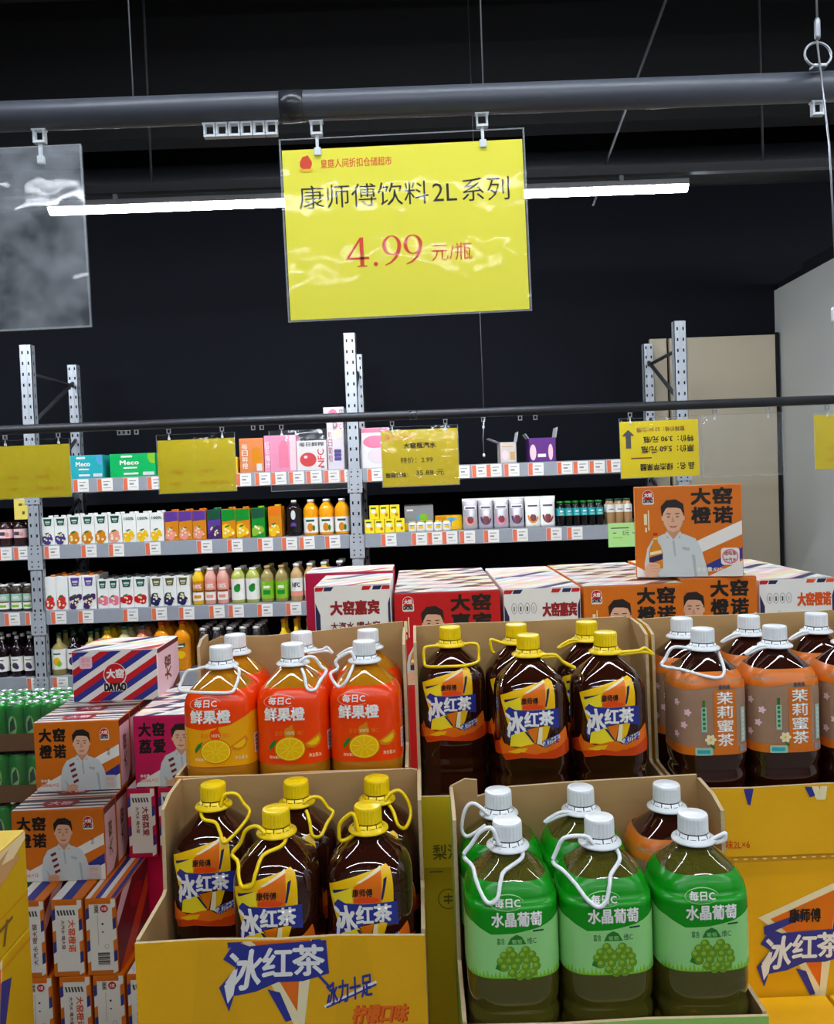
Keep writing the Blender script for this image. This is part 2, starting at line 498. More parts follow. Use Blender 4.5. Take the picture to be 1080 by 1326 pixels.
# price tags on the shelf edges
def make_tag():
    P = Print(0.4)
    P.rect(.034, .012, .092, .074, 'white', 1); P.rect(0.002, .002, .028, .076, 'tagorange', 1)
    P.rect(.038, .056, .08, .061, 'grey', 2); P.rect(.04, .034, .066, .044, 'grey', 2); P.rect(.04, .018, .086, .021, 'grey', 2)
    mb = MB(); mb.box(0, .096, -.002, 0, 0, .078, ink('white', .4))
    P.emit(mb, on_plane((0, -.002, 0), (1, 0, 0), (0, 0, 1), .0005))
    return mb.build('price_tag')
tag0 = make_tag(); tag_used = [False]
def price_tag(x, z, label, rz=0.0, group='shelf price tags'):
    o = tag0 if not tag_used[0] else tag0.copy()
    if tag_used[0]: COL.objects.link(o)
    tag_used[0] = True
    o.location = (x, YF - .0075, z - .083); o.rotation_euler = (0, rz, 0)
    tag(o, label, 'price tag', group)
ORD = ['first', 'second', 'third', 'fourth', 'fifth', 'sixth', 'seventh', 'eighth', 'ninth', 'tenth', 'eleventh', 'twelfth', 'thirteenth', 'fourteenth', 'fifteenth', 'sixteenth']
LN = ['top', 'second', 'third', 'fourth']
BN = ['left bay', 'middle bay', 'right bay']
def tagrow(bay, lev, xs):
    for i, x in enumerate(xs):
        price_tag(x, LEV[lev], 'white and orange price tag, %s from left on %s shelf edge, %s' % (ORD[i], LN[lev], BN[bay]), random.uniform(-.02, .02))
tagrow(1, 0, [-2.13, -1.98, -1.82, -1.67, -1.12, -1.0, -.90, -.79, -.68, -.57, -.47])
tagrow(2, 0, [-.30, -.19, .24, .35, .44, .55, .70, .88, .98, 1.08, 1.19, 1.42])
tagrow(0, 1, [-2.63, -2.52]); tagrow(1, 1, [-2.33, -2.10, -1.93, -1.70, -1.38, -1.19, -1.0, -.85, -.74, -.58])
tagrow(2, 1, [-.23, -.04, .06, .15, .26, .41, .59, .80, .93])
tagrow(0, 2, [-2.60, -2.47]); tagrow(1, 2, [-2.31, -2.14, -1.86, -1.68, -1.51, -1.32, -1.20, -1.02, -.84, -.68])
tagrow(0, 3, [-2.48]); tagrow(1, 3, [-2.32, -2.18, -1.62, -1.28])
mb = MB(); mb.box(0, .19, -.0015, 0, 0, .15, mat('note_green', (176, 226, 140), rough=.6))
P = Print(.5)
P.rect(.018, .115, .13, .121, 'darkgrey', 1); P.rect(.03, .085, .05, .09, 'darkgrey'); P.text('5元', .09, .07, .13, .10, 'black', 1); P.rect(.15, .08, .18, .09, 'grey'); P.rect(.03, .055, .09, .06, 'lime')
P.emit(mb, on_plane((0, -.0015, 0), (1, 0, 0), (0, 0, 1), .0006))
o = mb.build('price_note'); o.location = (1.185, YF - .012, 1.182)
tag(o, 'pale green handwritten note hanging below tan bottles in the right bay', 'note')
mb = MB(); mb.box(0, .085, -.0015, 0, 0, .13, mat('note_yellow', (228, 206, 96), rough=.6))
P = Print(.5); P.rect(.03, .085, .05, .1, 'olive'); P.rect(.05, .03, .065, .05, 'olive')
P.emit(mb, on_plane((0, -.0015, 0), (1, 0, 0), (0, 0, 1), .0006))
o = mb.build('price_note'); o.location = (-2.505, YF - .007, 1.49)
mb = MB(); mb.box(.01, .075, 0, .0015, .13, .2, clearplastic); c = mb.build('hanging_strip'); c.parent = o
tag(o, 'yellow paper note hanging in the left bay beside the upright', 'note')

# ---------------------------------------------------------------- shelf goods: builders
def carton_thing(name, label, cat, w_, d, h, base, art, capc=None, group=None, gable=False):
    t = thing(name, label, cat, (0, 0, 0), 0, group)
    mb = MB(); mb.box(-w_ / 2, w_ / 2, 0, d, 0, h, base, .003)
    if gable:
        mb.box(-w_ / 2 + .004, w_ / 2 - .004, d * .42, d * .5, h, h + .006, base)
    P = Print(.35); art(P, w_, h); P.clip(-w_ / 2 + .002, .002, w_ / 2 - .002, h - .002)
    P.emit(mb, on_plane((0, 0, 0), (1, 0, 0), (0, 0, 1), .0006))
    mb.build('body', t)
    if capc:
        mb = MB(); mb.lathe([(.014, 0), (.014, .010), (.012, .012)], ink(capc, .35), 14, (0.012, d * .3, h)); mb.build('cap', t)
    return t
def art_fruit(top, fruit, n=3, text=None, band='darkgreen', ground=None, toph=.36):
    def f(P, w_, h):
        if ground: P.rect(-w_ / 2, 0, w_ / 2, h, ground, 1)
        if top: P.poly([(-w_ / 2, h * (1 - toph)), (w_ / 2, h * (1 - toph + .05)), (w_ / 2, h), (-w_ / 2, h)], top, 2)
        if band:
            P.poly([(-w_ * .34, h * .95), (w_ * .34, h * .95), (w_ * .25, h * .70), (-w_ * .25, h * .70)], band, 3)
            P.rect(-w_ * .2, h * .80, w_ * .2, h * .86, 'palegrey', 4); P.rect(-w_ * .14, h * .74, w_ * .14, h * .77, 'mint', 4)
        if text: P.text(text, -w_ * .36, h * .78, w_ * .36, h * .88, 'darkgreen' if not top else 'white', 4, .03)
        rnd = random.Random(len(fruit) + n)
        for k in range(n * 2):
            r = w_ * (.34 if n < 3 else .25)
            P.ell(rnd.uniform(-.3, .3) * w_, h * rnd.uniform(.08, .38), r, r * .9, fruit, 3 + k % 3, 12)
            P.ell(rnd.uniform(-.3, .3) * w_, h * rnd.uniform(.12, .4), r * .3, r * .3, 'cream', 6 + k % 2, 8)
        P.ell(-w_ * .1, h * .42, w_ * .2, h * .03, 'leaf', 5, 10, rot=20)
    return f
def bottle_thing(name, label, cat, r, h, liquid, capc, lab, art=None, neck=.3, group=None, n=20, lz=(.16, .60), capr=.5):
    t = thing(name, label, cat, (0, 0, 0), 0, group)
    hs = h * (1 - neck); rn = r * capr * .8
    mb = MB()
    mb.lathe([(r * .9, 0), (r, h * .03), (r, hs * .96), (r * .93, hs * 1.06), (r * .7, hs * 1.16), (rn * 1.15, hs * 1.26), (rn, h * .93)], liquid, n, (0, r, 0))
    mb.build('body', t)
    mb = MB(); mb.lathe([(r * capr, 0), (r * capr, h * .07), (r * capr * .9, h * .075)], ink(capc, .3), 14, (0, r, h * .925)); mb.build('cap', t)
    if lab:
        mb = MB(); z0, z1 = h * lz[0], h * lz[1]; R = r * 1.012
        mb.lathe([(R, z0), (R, z1)], ink(lab, .35), n, (0, r, 0), False, False)
        if art:
            P = Print(.35); art(P, 2 * r, z1 - z0)
            P.emit(mb, lambda x, y, l: ((R + .0006 * l) * math.sin(x / R), r - (R + .0006 * l) * math.cos(x / R), z0 + y), r * .25)
        mb.build('label_band', t)
    return t
def sit(t, x, lev, y=0.012, z=0.0):
    t.location = (x, YF + y, LEV[lev] + z + .0005)
def run(t, xs, lev, desc, where, group, rows=0, depth=.1, y=0.012):
    """a row of equal goods; first thing placed is the model itself"""
    n = len(xs)
    for i, x in enumerate(xs):
        q = t if i == 0 else dup(t, (0, 0, 0))
        q['label'] = ('%s %s' % (desc, where)) if n == 1 else '%s, %s from left, %s' % (desc, ORD[i], where)
        q['group'] = group
        sit(q, x, lev, y)
        for k in range(rows):
            b = dup(t, (0, 0, 0), '%s, %s behind the %s, %s' % (desc, ('next', 'second')[min(k, 1)] if k < 2 else 'third', ORD[i], where), group + ', rear ranks')
            sit(b, x + random.uniform(-.004, .004), lev, y + (k + 1) * depth)
def xs(a, b, n):
    p = (b - a) / n
    return [a + p * (i + .5) for i in range(n)]
white_c = mat('carton_white', (238, 238, 234), rough=.35)
def cm(c): return mat('carton_' + c, INK[c], rough=.35)
S2 = 'second shelf middle bay'
D = .075
def jc(desc, base, art, cap, x, lev, where, h, group, rows=1):
    wd = (x[1] - x[0]) if len(x) > 1 else .085
    run(carton_thing('juice_carton', '', 'juice carton', min(wd * .97, .087), D, h, base, art, cap), x, lev, desc, where, group, rows, D + .006)
G2 = 'juice cartons on the second shelf'
jc('white carton with purple berries', white_c, art_fruit(None, 'berry', 4), 'white', xs(-2.35, -2.19, 2), 1, S2, .172, G2)
jc('white carton with orange fruit', white_c, art_fruit(None, 'amber', 2), 'white', xs(-2.185, -1.935, 3), 1, S2, .178, G2)
jc('white carton with pale peach fruit', white_c, art_fruit(None, 'peach', 2), 'white', [-1.89], 1, S2, .178, G2)
jc('white carton with big yellow mango', white_c, art_fruit(None, 'yellow', 3, '100%', None), 'white', xs(-1.845, -1.585, 3), 1, S2, .178, G2)
jc('purple topped carton with orange blossom', cm('amber'), art_fruit('purple', 'peach', 3, None, None), 'orange', xs(-1.58, -1.32, 3), 1, S2, .182, G2)
jc('green topped carton with purple grapes', cm('purple'), art_fruit('darkgreen', 'violet', 4, None, None), 'green', [-1.272], 1, S2, .184, G2)
jc('green carton with orange slice', cm('amber'), art_fruit('green', 'yellow', 2, None, None, toph=.42), 'amber', xs(-1.225, -1.045, 2), 1, S2, .184, G2)
jc('green carton with kiwi and apple', cm('green'), art_fruit('darkgreen', 'grapelight', 2, None, None), 'lime', [-.995], 1, S2, .184, G2)
jc('orange mango carton', cm('amber'), art_fruit('orange', 'yellow', 3, None, None, toph=.3), 'yellow', [-.89], 1, S2, .19, G2)
dark_liq = mat('dark_juice', (26, 14, 20), rough=.12)
orange_liq = mat('orange_juice', (240, 160, 20), rough=.15)
tan_liq = mat('tan_drink', (178, 140, 96), rough=.2)
clear_liq = mat('pale_juice', (214, 196, 120), rough=.08, trans=.5, ior=1.33)
yellow_liq = mat('yellow_juice', (236, 190, 30), rough=.15)
pink_liq = mat('pink_juice', (226, 164, 150), rough=.15)
green_liq = mat('green_juice', (180, 186, 90), rough=.15)
cola_glass = mat('green_bottle', (12, 48, 40), rough=.12)
def art_grape(P, w_, h):
    P.ell(0, h * .75, w_ * .16, h * .2, 'palegrey', 1)
    for k in range(5): P.ell((-.15 + .07 * k) * w_, h * (.32 + .06 * (k % 2)), w_ * .07, h * .06, 'purple', 1, 8)
run(bottle_thing('juice_bottle', '', 'bottle', .046, .225, dark_liq, 'white', 'black', art_grape, .25, lz=(.1, .75), capr=.36), [-.775], 1, 'dark purple juice bottle with white cap', S2, 'bottles on the second shelf')
def art_oj(P, w_, h):
    P.ell(0, h * .35, w_ * .2, h * .28, 'amber', 1); P.rect(-w_ * .3, h * .72, w_ * .3, h * .86, 'darkgreen', 1); P.ell(w_ * .25, h * .3, w_ * .1, h * .2, 'leaf', 2, 10)
run(bottle_thing('juice_bottle', '', 'bottle', .045, .225, orange_liq, 'white', 'white', art_oj, .28, lz=(.08, .50), capr=.42), xs(-.72, -.425, 3), 1, 'orange juice bottle with white label', S2, 'bottles on the second shelf', 1, .1)
def art_jar(P, w_, h): P.rect(-w_ * .4, h * .3, w_ * .1, h * .7, 'darkgrey', 1); P.ell(w_ * .25, h * .4, w_ * .15, h * .25, 'peach', 1)
run(bottle_thing('drink_jar', '', 'jar', .04, .15, mat('plum_juice', (60, 34, 34), rough=.15), 'black', 'palepink', art_jar, .2, lz=(.35, .72), capr=.7), [-2.68, -2.59, -2.50], 1, 'dark capped jar with pale pink label', 'second shelf left bay', 'jars in the left bay', 1, .09)

# right bay, second shelf
S2R = 'second shelf right bay'
def art_pack(P, w_, h):
    P.ell(-w_ * .1, h * .55, w_ * .28, h * .14, 'white', 1, 12); P.rect(-w_ * .35, h * .75, w_ * .2, h * .85, 'darkgreen', 1); P.ell(w_ * .2, h * .3, w_ * .16, h * .12, 'amber', 2, 10)
lp = carton_thing('drink_pack', '', 'drink pack', .060, .06, .086, cm('lemon'), art_pack)
run(lp, xs(-.332, -.078, 4), 1, 'small lemon yellow drink pack in bottom row', S2R, 'small yellow drink packs', 0)
for i, x in enumerate([-.268, -.204, -.140]):
    q = dup(lp, (x, YF + .016, LEV[1] + .0870), 'small lemon yellow drink pack in top row, %s of three from left' % ORD[i], 'small yellow drink packs')
def art_case(P, w_, h):
    P.rect(-w_ / 2, h * .0, w_ / 2, h * .3, 'yellow', 1); P.rect(-w_ * .1, h * .3, w_ / 2, h * .8, 'grey', 1)
    P.ell(w_ * .1, h * .5, w_ * .2, h * .12, 'sky', 2); P.ell(w_ * .15, h * .5, w_ * .14, h * .16, 'lime', 3); P.rect(-w_ * .42, h * .76, -w_ * .2, h * .83, 'white', 3)
t = carton_thing('drink_case', '', 'box', .185, .2, .165, cm('grey'), art_case); run(t, [.012], 1, 'grey and yellow drink case standing behind small white cups', S2R, 'cases in the right bay', y=.14)
def art_case2(P, w_, h):
    P.rect(-w_ * .5, 0, -w_ * .1, h, 'amber', 1); P.ell(w_ * .1, h * .55, w_ * .3, h * .3, 'sky', 2); P.ell(w_ * .3, h * .4, w_ * .2, h * .3, 'yellow', 3); P.ell(-w_ * .15, h * .4, w_ * .12, h * .3, 'green', 3)
t = carton_thing('drink_case', '', 'box', .17, .16, .09, cm('yellow'), art_case2); run(t, [.20], 1, 'low yellow and blue drink case left of the silver pouches', S2R, 'cases in the right bay', y=.10)
def art_cup(P, w_, h): P.ell(0, h * .5, w_ * .3, h * .25, 'yellow', 1, 10); P.rect(-w_ * .3, h * .75, w_ * .3, h * .9, 'sky', 1)
run(bottle_thing('yogurt_cup', '', 'cup', .026, .065, white_c, 'lemon', 'white', art_cup, .25, lz=(.1, .7), capr=.8, n=14), xs(-.06, .21, 5), 1, 'small white drink cup with yellow lid', S2R, 'small white cups', 0)
def pouch(label, body, pic, x):
    t = thing('drink_pouch', label, 'pouch', (x, YF + .02, LEV[1] + .0005), 0, 'silver drink pouches')
    R_ = []
    for z, hw, hd in ((0, .046, .026), (.02, .047, .028), (.09, .046, .02), (.15, .047, .008), (.175, .049, .0025), (.185, .049, .002)):
        R_.append([(hw * math.cos(a), .03 + hd * math.sin(a), z) for a in [2 * math.pi * k / 16 for k in range(16)]])
    mb = MB(); mb.rings(R_, body)
    P = Print(.25); P.ell(0, .07, .034, .045, pic, 1, 16); P.ell(0, .06, .02, .024, 'maroon', 2, 12); P.rect(-.036, .125, .036, .148, 'white', 2); P.rect(-.03, .13, .03, .14, 'violet', 3)
    def fn(x_, y_, l):
        hd = .028 if y_ < .02 else .028 + (.002 - .028) * (y_ - .02) / .165
        return (x_, .03 - hd * math.sqrt(max(.05, 1 - (x_ / .048) ** 2)) - .0012 * l, y_)
    P.emit(mb, fn, .012, .02); mb.build('pack', t)
    mb = MB(); mb.box(-.049, .049, .028, .032, .184, .194, ink('white', .3)); mb.build('seal', t)
for i, x in enumerate(xs(.285, .675, 4)):
    pouch('silver pouch with purple drink picture, %s of four from left' % ORD[i], mat('silver_foil', (200, 196, 204), rough=.25, metal=.4), ('peach', 'violet', 'pink', 'violet')[i], x)
for i, x in enumerate(xs(.68, .868, 2)):
    pouch('white pouch showing %s glasses, right of the silver pouches' % ('orange drink', 'dark red drink')[i], white_c, ('amber', 'maroon')[i], x)
def art_gc(P, w_, h): P.rect(-w_ * .3, h * .1, w_ * .3, h * .3, 'mint', 1); P.rect(-w_ * .22, h * .5, w_ * .22, h * .7, 'white', 1)
run(bottle_thing('soda_bottle', '', 'bottle', .024, .155, mat('black_soda', (18, 16, 18), rough=.1), 'green', 'teal', art_gc, .34, lz=(.42, .72), capr=.62, n=14), xs(.88, 1.17, 6), 1, 'dark soda bottle with green cap and band', S2R, 'green capped bottles', 1, .055)
def art_tn(P, w_, h): P.rect(-w_ * .3, h * .3, w_ * .3, h * .45, 'grey', 1)
run(bottle_thing('tea_bottle', '', 'bottle', .027, .16, tan_liq, 'darkgreen', 'white', art_tn, .28, lz=(.48, .78), capr=.62, n=14), xs(1.19, 1.35, 3), 1, 'tan milk tea bottle with dark green cap', S2R, 'tan bottles', 1, .06)

# third shelf
S3 = 'third shelf middle bay'
G3 = 'juice cartons on the third shelf'
jc('white carton with red apples', white_c, art_fruit(None, 'apple', 2, None, None), 'orange', xs(-2.35, -2.205, 2), 2, S3, .21, G3, 2)
jc('purple carton with dark grapes', white_c, art_fruit(None, 'violet', 5, None, 'purple'), 'orange', xs(-2.20, -2.03, 2), 2, S3, .21, G3, 2)
jc('white carton with pink peaches', white_c, art_fruit(None, 'pink', 2), 'darkgrey', xs(-2.02, -1.885, 2), 2, S3, .182, G3, 2)
jc('white carton with red strawberries', white_c, art_fruit(None, 'red', 3), 'darkgrey', xs(-1.88, -1.705, 2), 2, S3, .186, G3, 2)
jc('white carton with blueberries under olive crest', white_c, art_fruit(None, 'navy', 4, None, 'olive'), 'darkgrey', xs(-1.69, -1.44, 3), 2, S3, .186, G3, 2)
def art_100(c):
    def f(P, w_, h):
        P.rect(-w_ * .55, 0, w_ * .55, h * .42, 'white', 1); P.rect(-w_ * .55, h * .42, w_ * .55, h * .52, 'brown', 1); P.text('100%', -w_ * .36, h * .62, w_ * .36, h * .85, 'white', 2, .03); P.rect(-w_ * .3, h * .12, w_ * .3, h * .28, c, 2)
    return f
G3B = 'juice bottles on the third shelf'
run(bottle_thing('juice_bottle', '', 'bottle', .036, .225, yellow_liq, 'white', 'amber', art_100('amber'), .26, lz=(.12, .66), capr=.55), [-1.395], 2, 'yellow juice bottle with white cap', S3, G3B, 2, .085)
run(bottle_thing('juice_bottle', '', 'bottle', .036, .228, pink_liq, 'white', 'peach', art_100('peach'), .26, lz=(.12, .66), capr=.55), [-1.318, -1.24], 2, 'pale pink juice bottle with white cap', S3, G3B, 2, .085)
def art_leafy(P, w_, h): P.ell(0, h * .55, w_ * .25, h * .18, 'green', 1, 12); P.ell(w_ * .1, h * .68, w_ * .15, h * .1, 'leaf', 2, 10)
run(bottle_thing('juice_bottle', '', 'bottle', .043, .22, green_liq, 'white', 'white', art_leafy, .24, lz=(.10, .70), capr=.5), [-1.145, -1.052], 2, 'yellow green bottle with white leaf label', S3, G3B, 2, .095)
def art_lime(P, w_, h): P.rect(-w_ * .3, h * .25, w_ * .3, h * .5, 'green', 1); P.rect(-w_ * .25, h * .6, w_ * .25, h * .75, 'white', 1)
run(bottle_thing('juice_bottle', '', 'bottle', .040, .228, clear_liq, 'tan', 'lime', art_lime, .3, lz=(.10, .58), capr=.45), [-.96, -.87], 2, 'pale bottle with lime green label', S3, G3B, 2, .09)
def art_nfc(P, w_, h):
    P.rect(-w_ * .6, 0, w_ * .6, h * .28, 'peach', 1); P.text('NFC', -w_ * .33, h * .5, w_ * .33, h * .76, 'black', 2, .03)
run(bottle_thing('juice_bottle', '', 'bottle', .038, .235, mat('brown_juice', (196, 160, 110), rough=.15), 'white', 'white', art_nfc, .3, lz=(.14, .62), capr=.5), [-.775, -.69], 2, 'brown fruit bottle with white label', S3, G3B, 2, .085)
run(bottle_thing('juice_bottle', '', 'bottle', .038, .24, yellow_liq, 'white', 'white', art_nfc, .3, lz=(.14, .62), capr=.5), [-.60], 2, 'yellow fruit bottle with white label', S3, G3B, 2, .085)
run(bottle_thing('juice_bottle', '', 'bottle', .036, .245, dark_liq, 'white', 'violet', None, .32, lz=(.14, .55), capr=.6), [-.50], 2, 'dark juice bottle nearest the middle upright', S3, G3B, 2, .085)
run(bottle_thing('drink_bottle', '', 'bottle', .036, .17, mat('walnut_drink', (60, 50, 40), rough=.2), 'white', 'mint', art_100('lime'), .26, lz=(.10, .66), capr=.7), [-2.70, -2.62, -2.54, -2.465], 2, 'squat dark bottle with pale green label', 'third shelf left bay', 'squat bottles in the left bay', 1, .085)

# fourth shelf
S4 = 'fourth shelf middle bay'; G4 = 'large bottles on the fourth shelf'
def art_fr(c, c2):
    def f(P, w_, h): P.ell(0, h * .4, w_ * .24, h * .2, c, 1, 14); P.ell(w_ * .15, h * .28, w_ * .16, h * .14, c2, 2, 12); P.rect(-w_ * .25, h * .74, w_ * .25, h * .8, 'darkgreen', 1)
    return f
run(bottle_thing('juice_bottle', '', 'bottle', .048, .265, clear_liq, 'darkgreen', 'white', art_fr('yellow', 'lime'), .4, lz=(.14, .62), capr=.35), [-2.296], 3, 'pale bottle with lemon on white label', S4, G4, 2, .105)
run(bottle_thing('juice_bottle', '', 'bottle', .044, .265, dark_liq, 'darkgreen', 'white', art_fr('violet', 'purple'), .4, lz=(.14, .62), capr=.38), [-2.200], 3, 'black grape bottle with white label', S4, G4, 2, .105)
run(bottle_thing('juice_bottle', '', 'bottle', .05, .265, clear_liq, 'darkgreen', 'white', art_fr('peach', 'tan'), .4, lz=(.14, .6), capr=.35), [-2.096], 3, 'clear bottle behind striped carton corner', S4, G4, 2, .11)
run(bottle_thing('juice_bottle', '', 'bottle', .05, .29, yellow_liq, 'olive', 'palegrey', None, .34, lz=(.2, .6), capr=.45), [-1.99], 3, 'yellow drink bottle above the striped carton', S4, G4, 2, .11)
run(bottle_thing('juice_bottle', '', 'bottle', .05, .29, mat('cloudy_juice', (198, 190, 130), rough=.2), 'darkgreen', 'palegrey', None, .34, lz=(.2, .6), capr=.45), [-1.88], 3, 'cloudy green drink bottle above the striped carton', S4, G4, 2, .11)
run(bottle_thing('juice_bottle', '', 'bottle', .05, .29, mat('peach_juice', (222, 140, 100), rough=.2), 'darkgrey', 'palegrey', None, .34, lz=(.2, .6), capr=.45), [-1.77], 3, 'peach drink bottle above the striped carton', S4, G4, 2, .11)
def art_fz(P, w_, h): P.poly([(-w_ * .3, h * .55), (w_ * .25, h * .66), (w_ * .3, h * .85), (-w_ * .25, h * .78)], 'darkgreen', 1); P.rect(-w_ * .18, h * .66, w_ * .18, h * .74, 'white', 2); P.ell(0, h * .3, w_ * .3, h * .18, 'yellow', 1)
run(bottle_thing('soda_bottle', '', 'bottle', .05, .315, mat('orange_soda', (240, 150, 10), rough=.1), 'rust', 'amber', art_fz, .32, lz=(.2, .62), capr=.42), [-1.645, -1.515], 3, 'orange soda bottle with rust red cap', S4, G4, 2, .11)
run(bottle_thing('water_bottle', '', 'bottle', .036, .265, mat('dark_tea', (60, 56, 58), rough=.2), 'white', 'palepink', None, .34, lz=(.2, .6), capr=.66), xs(-1.42, -1.0, 5), 3, 'white capped bottle behind the juice tray', S4, 'white capped bottles on the fourth shelf', 3, .085)
run(bottle_thing('juice_bottle', '', 'bottle', .036, .30, yellow_liq, 'amber', 'amber', None, .4, lz=(.2, .5), capr=.42), [-.87, -.79, -.71, -.63], 3, 'thin necked amber bottle behind the juice tray', S4, G4, 1, .09)
run(bottle_thing('juice_bottle', '', 'bottle', .038, .255, dark_liq, 'white', 'white', art_fr('darkgrey', 'violet'), .36, lz=(.14, .5), capr=.36), [-2.74, -2.65, -2.56, -2.477], 3, 'black juice bottle with white label', 'fourth shelf left bay', 'black bottles in the left bay', 2, .085)

# top shelf boxes
S1 = 'on the top shelf'
def shelfbox(label, w_, d, h, base, art, x, lev=0, y=.02, z=0, rz=0):
    t = carton_thing('drink_box', label, 'box', w_, d, h, base, art); sit(t, x, lev, y, z); t.rotation_euler = (0, 0, rz); return t
def art_meco(c):
    def f(P, w_, h):
        P.text('Meco', -w_ * .28, h * .52, w_ * .14, h * .72, 'white', 2, .035); P.rect(-w_ * .2, h * .36, w_ * .1, h * .42, 'white', 2); P.rect(-w_ * .2, h * .1, w_ * .12, h * .18, 'white', 2)
        P.rect(-w_ * .25, h * .84, w_ * .0, h * .92, 'white', 2); P.ell(w_ * .45, h * .85, w_ * .12, h * .3, c, 1); P.rect(w_ * .22, h * .06, w_ * .47, h * .2, 'palegrey', 2)
    return f
shelfbox('teal drink box with white lettering on the top shelf', .215, .2, .145, cm('teal'), art_meco('sky'), -2.06)
shelfbox('bright green drink box with white lettering on the top shelf', .285, .2, .145, mat('carton_brightgreen', (10, 176, 92), rough=.35), art_meco('lime'), -1.765)
shelfbox('slim yellow box half hidden by a yellow sign', .05, .2, .10, cm('yellow'), lambda P, w_, h: P.rect(-.01, .02, .01, .05, 'amber', 1), -1.135)
def art_or(P, w_, h): P.vtext('每日鲜橙', -w_ * .4, h * .1, -w_ * .16, h * .85, 'white', 2); P.ell(w_ * .2, h * .45, w_ * .2, h * .3, 'amber', 1); P.rect(w_ * .2, h * .04, w_ * .42, h * .25, 'palegrey', 2)
shelfbox('orange juice gift box left of the pink box', .15, .2, .213, mat('carton_softorange', (214, 126, 70), rough=.4), art_or, -1.02)
def art_pk(P, w_, h): P.vtext('红石榴汁', -w_ * .47, h * .1, -w_ * .33, h * .85, 'white', 2); P.poly([(-w_ * .05, h * .1), (w_ * .25, h * .1), (w_ * .25, h * .7), (w_ * .14, h * .85), (w_ * .06, h * .85), (-w_ * .05, h * .7)], 'pink', 1); P.rect(w_ * .3, 0, w_ * .5, h, 'palepink', 1)
shelfbox('pink juice gift box behind an empty clear sleeve', .20, .2, .225, mat('carton_pink', (232, 140, 172), rough=.4), art_pk, -.84)
def art_ap(P, w_, h): P.text('每日鲜榨', -w_ * .42, h * .8, w_ * .42, h * .95, 'darkgrey', 2, .03); P.ell(-w_ * .12, h * .36, w_ * .28, h * .24, 'apple', 2, 18); P.ell(-w_ * .2, h * .45, w_ * .06, h * .05, 'palepink', 3); P.text('NFC', w_ * .2, h * .1, w_ * .42, h * .7, 'apple', 2, .02, rot=90); P.rect(w_ * .3, h * .05, w_ * .42, h * .1, 'grey', 2)
shelfbox('white juice box with red apple picture', .185, .19, .185, mat('carton_offwhite', (224, 218, 216), rough=.4), art_ap, -.645)
def art_gr(P, w_, h):
    for k in range(9): P.ell(w_ * (-.02 + .13 * (k % 3)), h * (.22 + .08 * (k // 3)), w_ * .09, h * .045, 'berry', 2 + k % 2, 10)
    P.vtext('每日葡萄', -w_ * .45, h * .15, -w_ * .2, h * .8, 'darkred', 2); P.ell(w_ * .1, h * .75, w_ * .3, h * .08, 'cream', 2); P.text('NFC', -w_ * .1, h * .84, w_ * .4, h * .95, 'pink', 2, .02)
gb = shelfbox('white juice box with blue grape picture, against the upright', .105, .19, .30, mat('carton_lilac', (222, 212, 220), rough=.4), art_gr, -.495, y=.05)
def art_rs(P, w_, h): P.ell(-w_ * .05, h * .5, w_ * .22, h * .36, 'pink', 2); P.ell(-w_ * .05, h * .4, w_ * .14, h * .2, 'apple', 3); P.text('每日', w_ * .25, h * .1, w_ * .42, h * .8, 'darkgrey', 2, .02, rot=90)
shelfbox('small white box with pink fruit lying on the grape box', .13, .18, .09, mat('carton_lilac', (222, 212, 220)), art_rs, -.50, y=.05, z=.301)
def art_pw(P, w_, h): P.ell(0, h * .65, w_ * .45, h * .16, 'pink', 1); P.ell(w_ * .1, h * .3, w_ * .4, h * .2, 'palegrey', 1); P.ell(w_ * .1, h * .3, w_ * .32, h * .16, 'palepink', 2); P.rect(-w_ * .5, h * .88, w_ * .5, h, 'pink', 2)
shelfbox('white and pink juice box right of the middle upright', .17, .2, .25, mat('carton_offwhite', (224, 218, 216)), art_pw, -.245)
def open_box(label, x, w_, d, h, m, art, tilt):
    t = thing('open_carton', label, 'box', (x, YF + .03, LEV[0] + .0005))
    mb = MB()
    for a in ((-w_ / 2, w_ / 2, 0, .003, 0, h), (-w_ / 2, w_ / 2, d - .003, d, 0, h), (-w_ / 2, -w_ / 2 + .003, 0, d, 0, h), (w_ / 2 - .003, w_ / 2, 0, d, 0, h), (-w_ / 2, w_ / 2, 0, d, 0, .003)):
        mb.box(*a, m)
    P = Print(.4); art(P, w_, h); P.emit(mb, on_plane((0, 0, 0), (1, 0, 0), (0, 0, 1), .0006)); mb.build('body', t)
    for x0, dx, dz in ((-w_ / 2, -tilt, .03), (w_ / 2, .012, .065)):
        mb = MB(); mb.prism([(x0, h), (x0 + .003, h), (x0 + dx + .003, h + dz), (x0 + dx, h + dz)], .004, d - .004, ink('palegrey', .5)); mb.build('flap', t)
open_box('opened pale carton with raised flaps on the top shelf', .585, .105, .16, .13, mat('carton_pale', (206, 196, 188), rough=.5), lambda P, w_, h: (P.ell(-.02, .05, .02, .03, 'palepink'), P.rect(-.04, .1, .03, .105, 'tan'), P.rect(.01, .02, .04, .07, 'tan')), .07)
open_box('opened purple carton with raised flaps on the top shelf', .80, .17, .16, .15, mat('carton_purple2', (98, 44, 128), rough=.4), lambda P, w_, h: (P.ell(-.06, .06, .02, .05, 'palepink'), P.rect(-.03, .03, .02, .05, 'white'), P.ell(.05, .06, .015, .05, 'palepink')), .02)

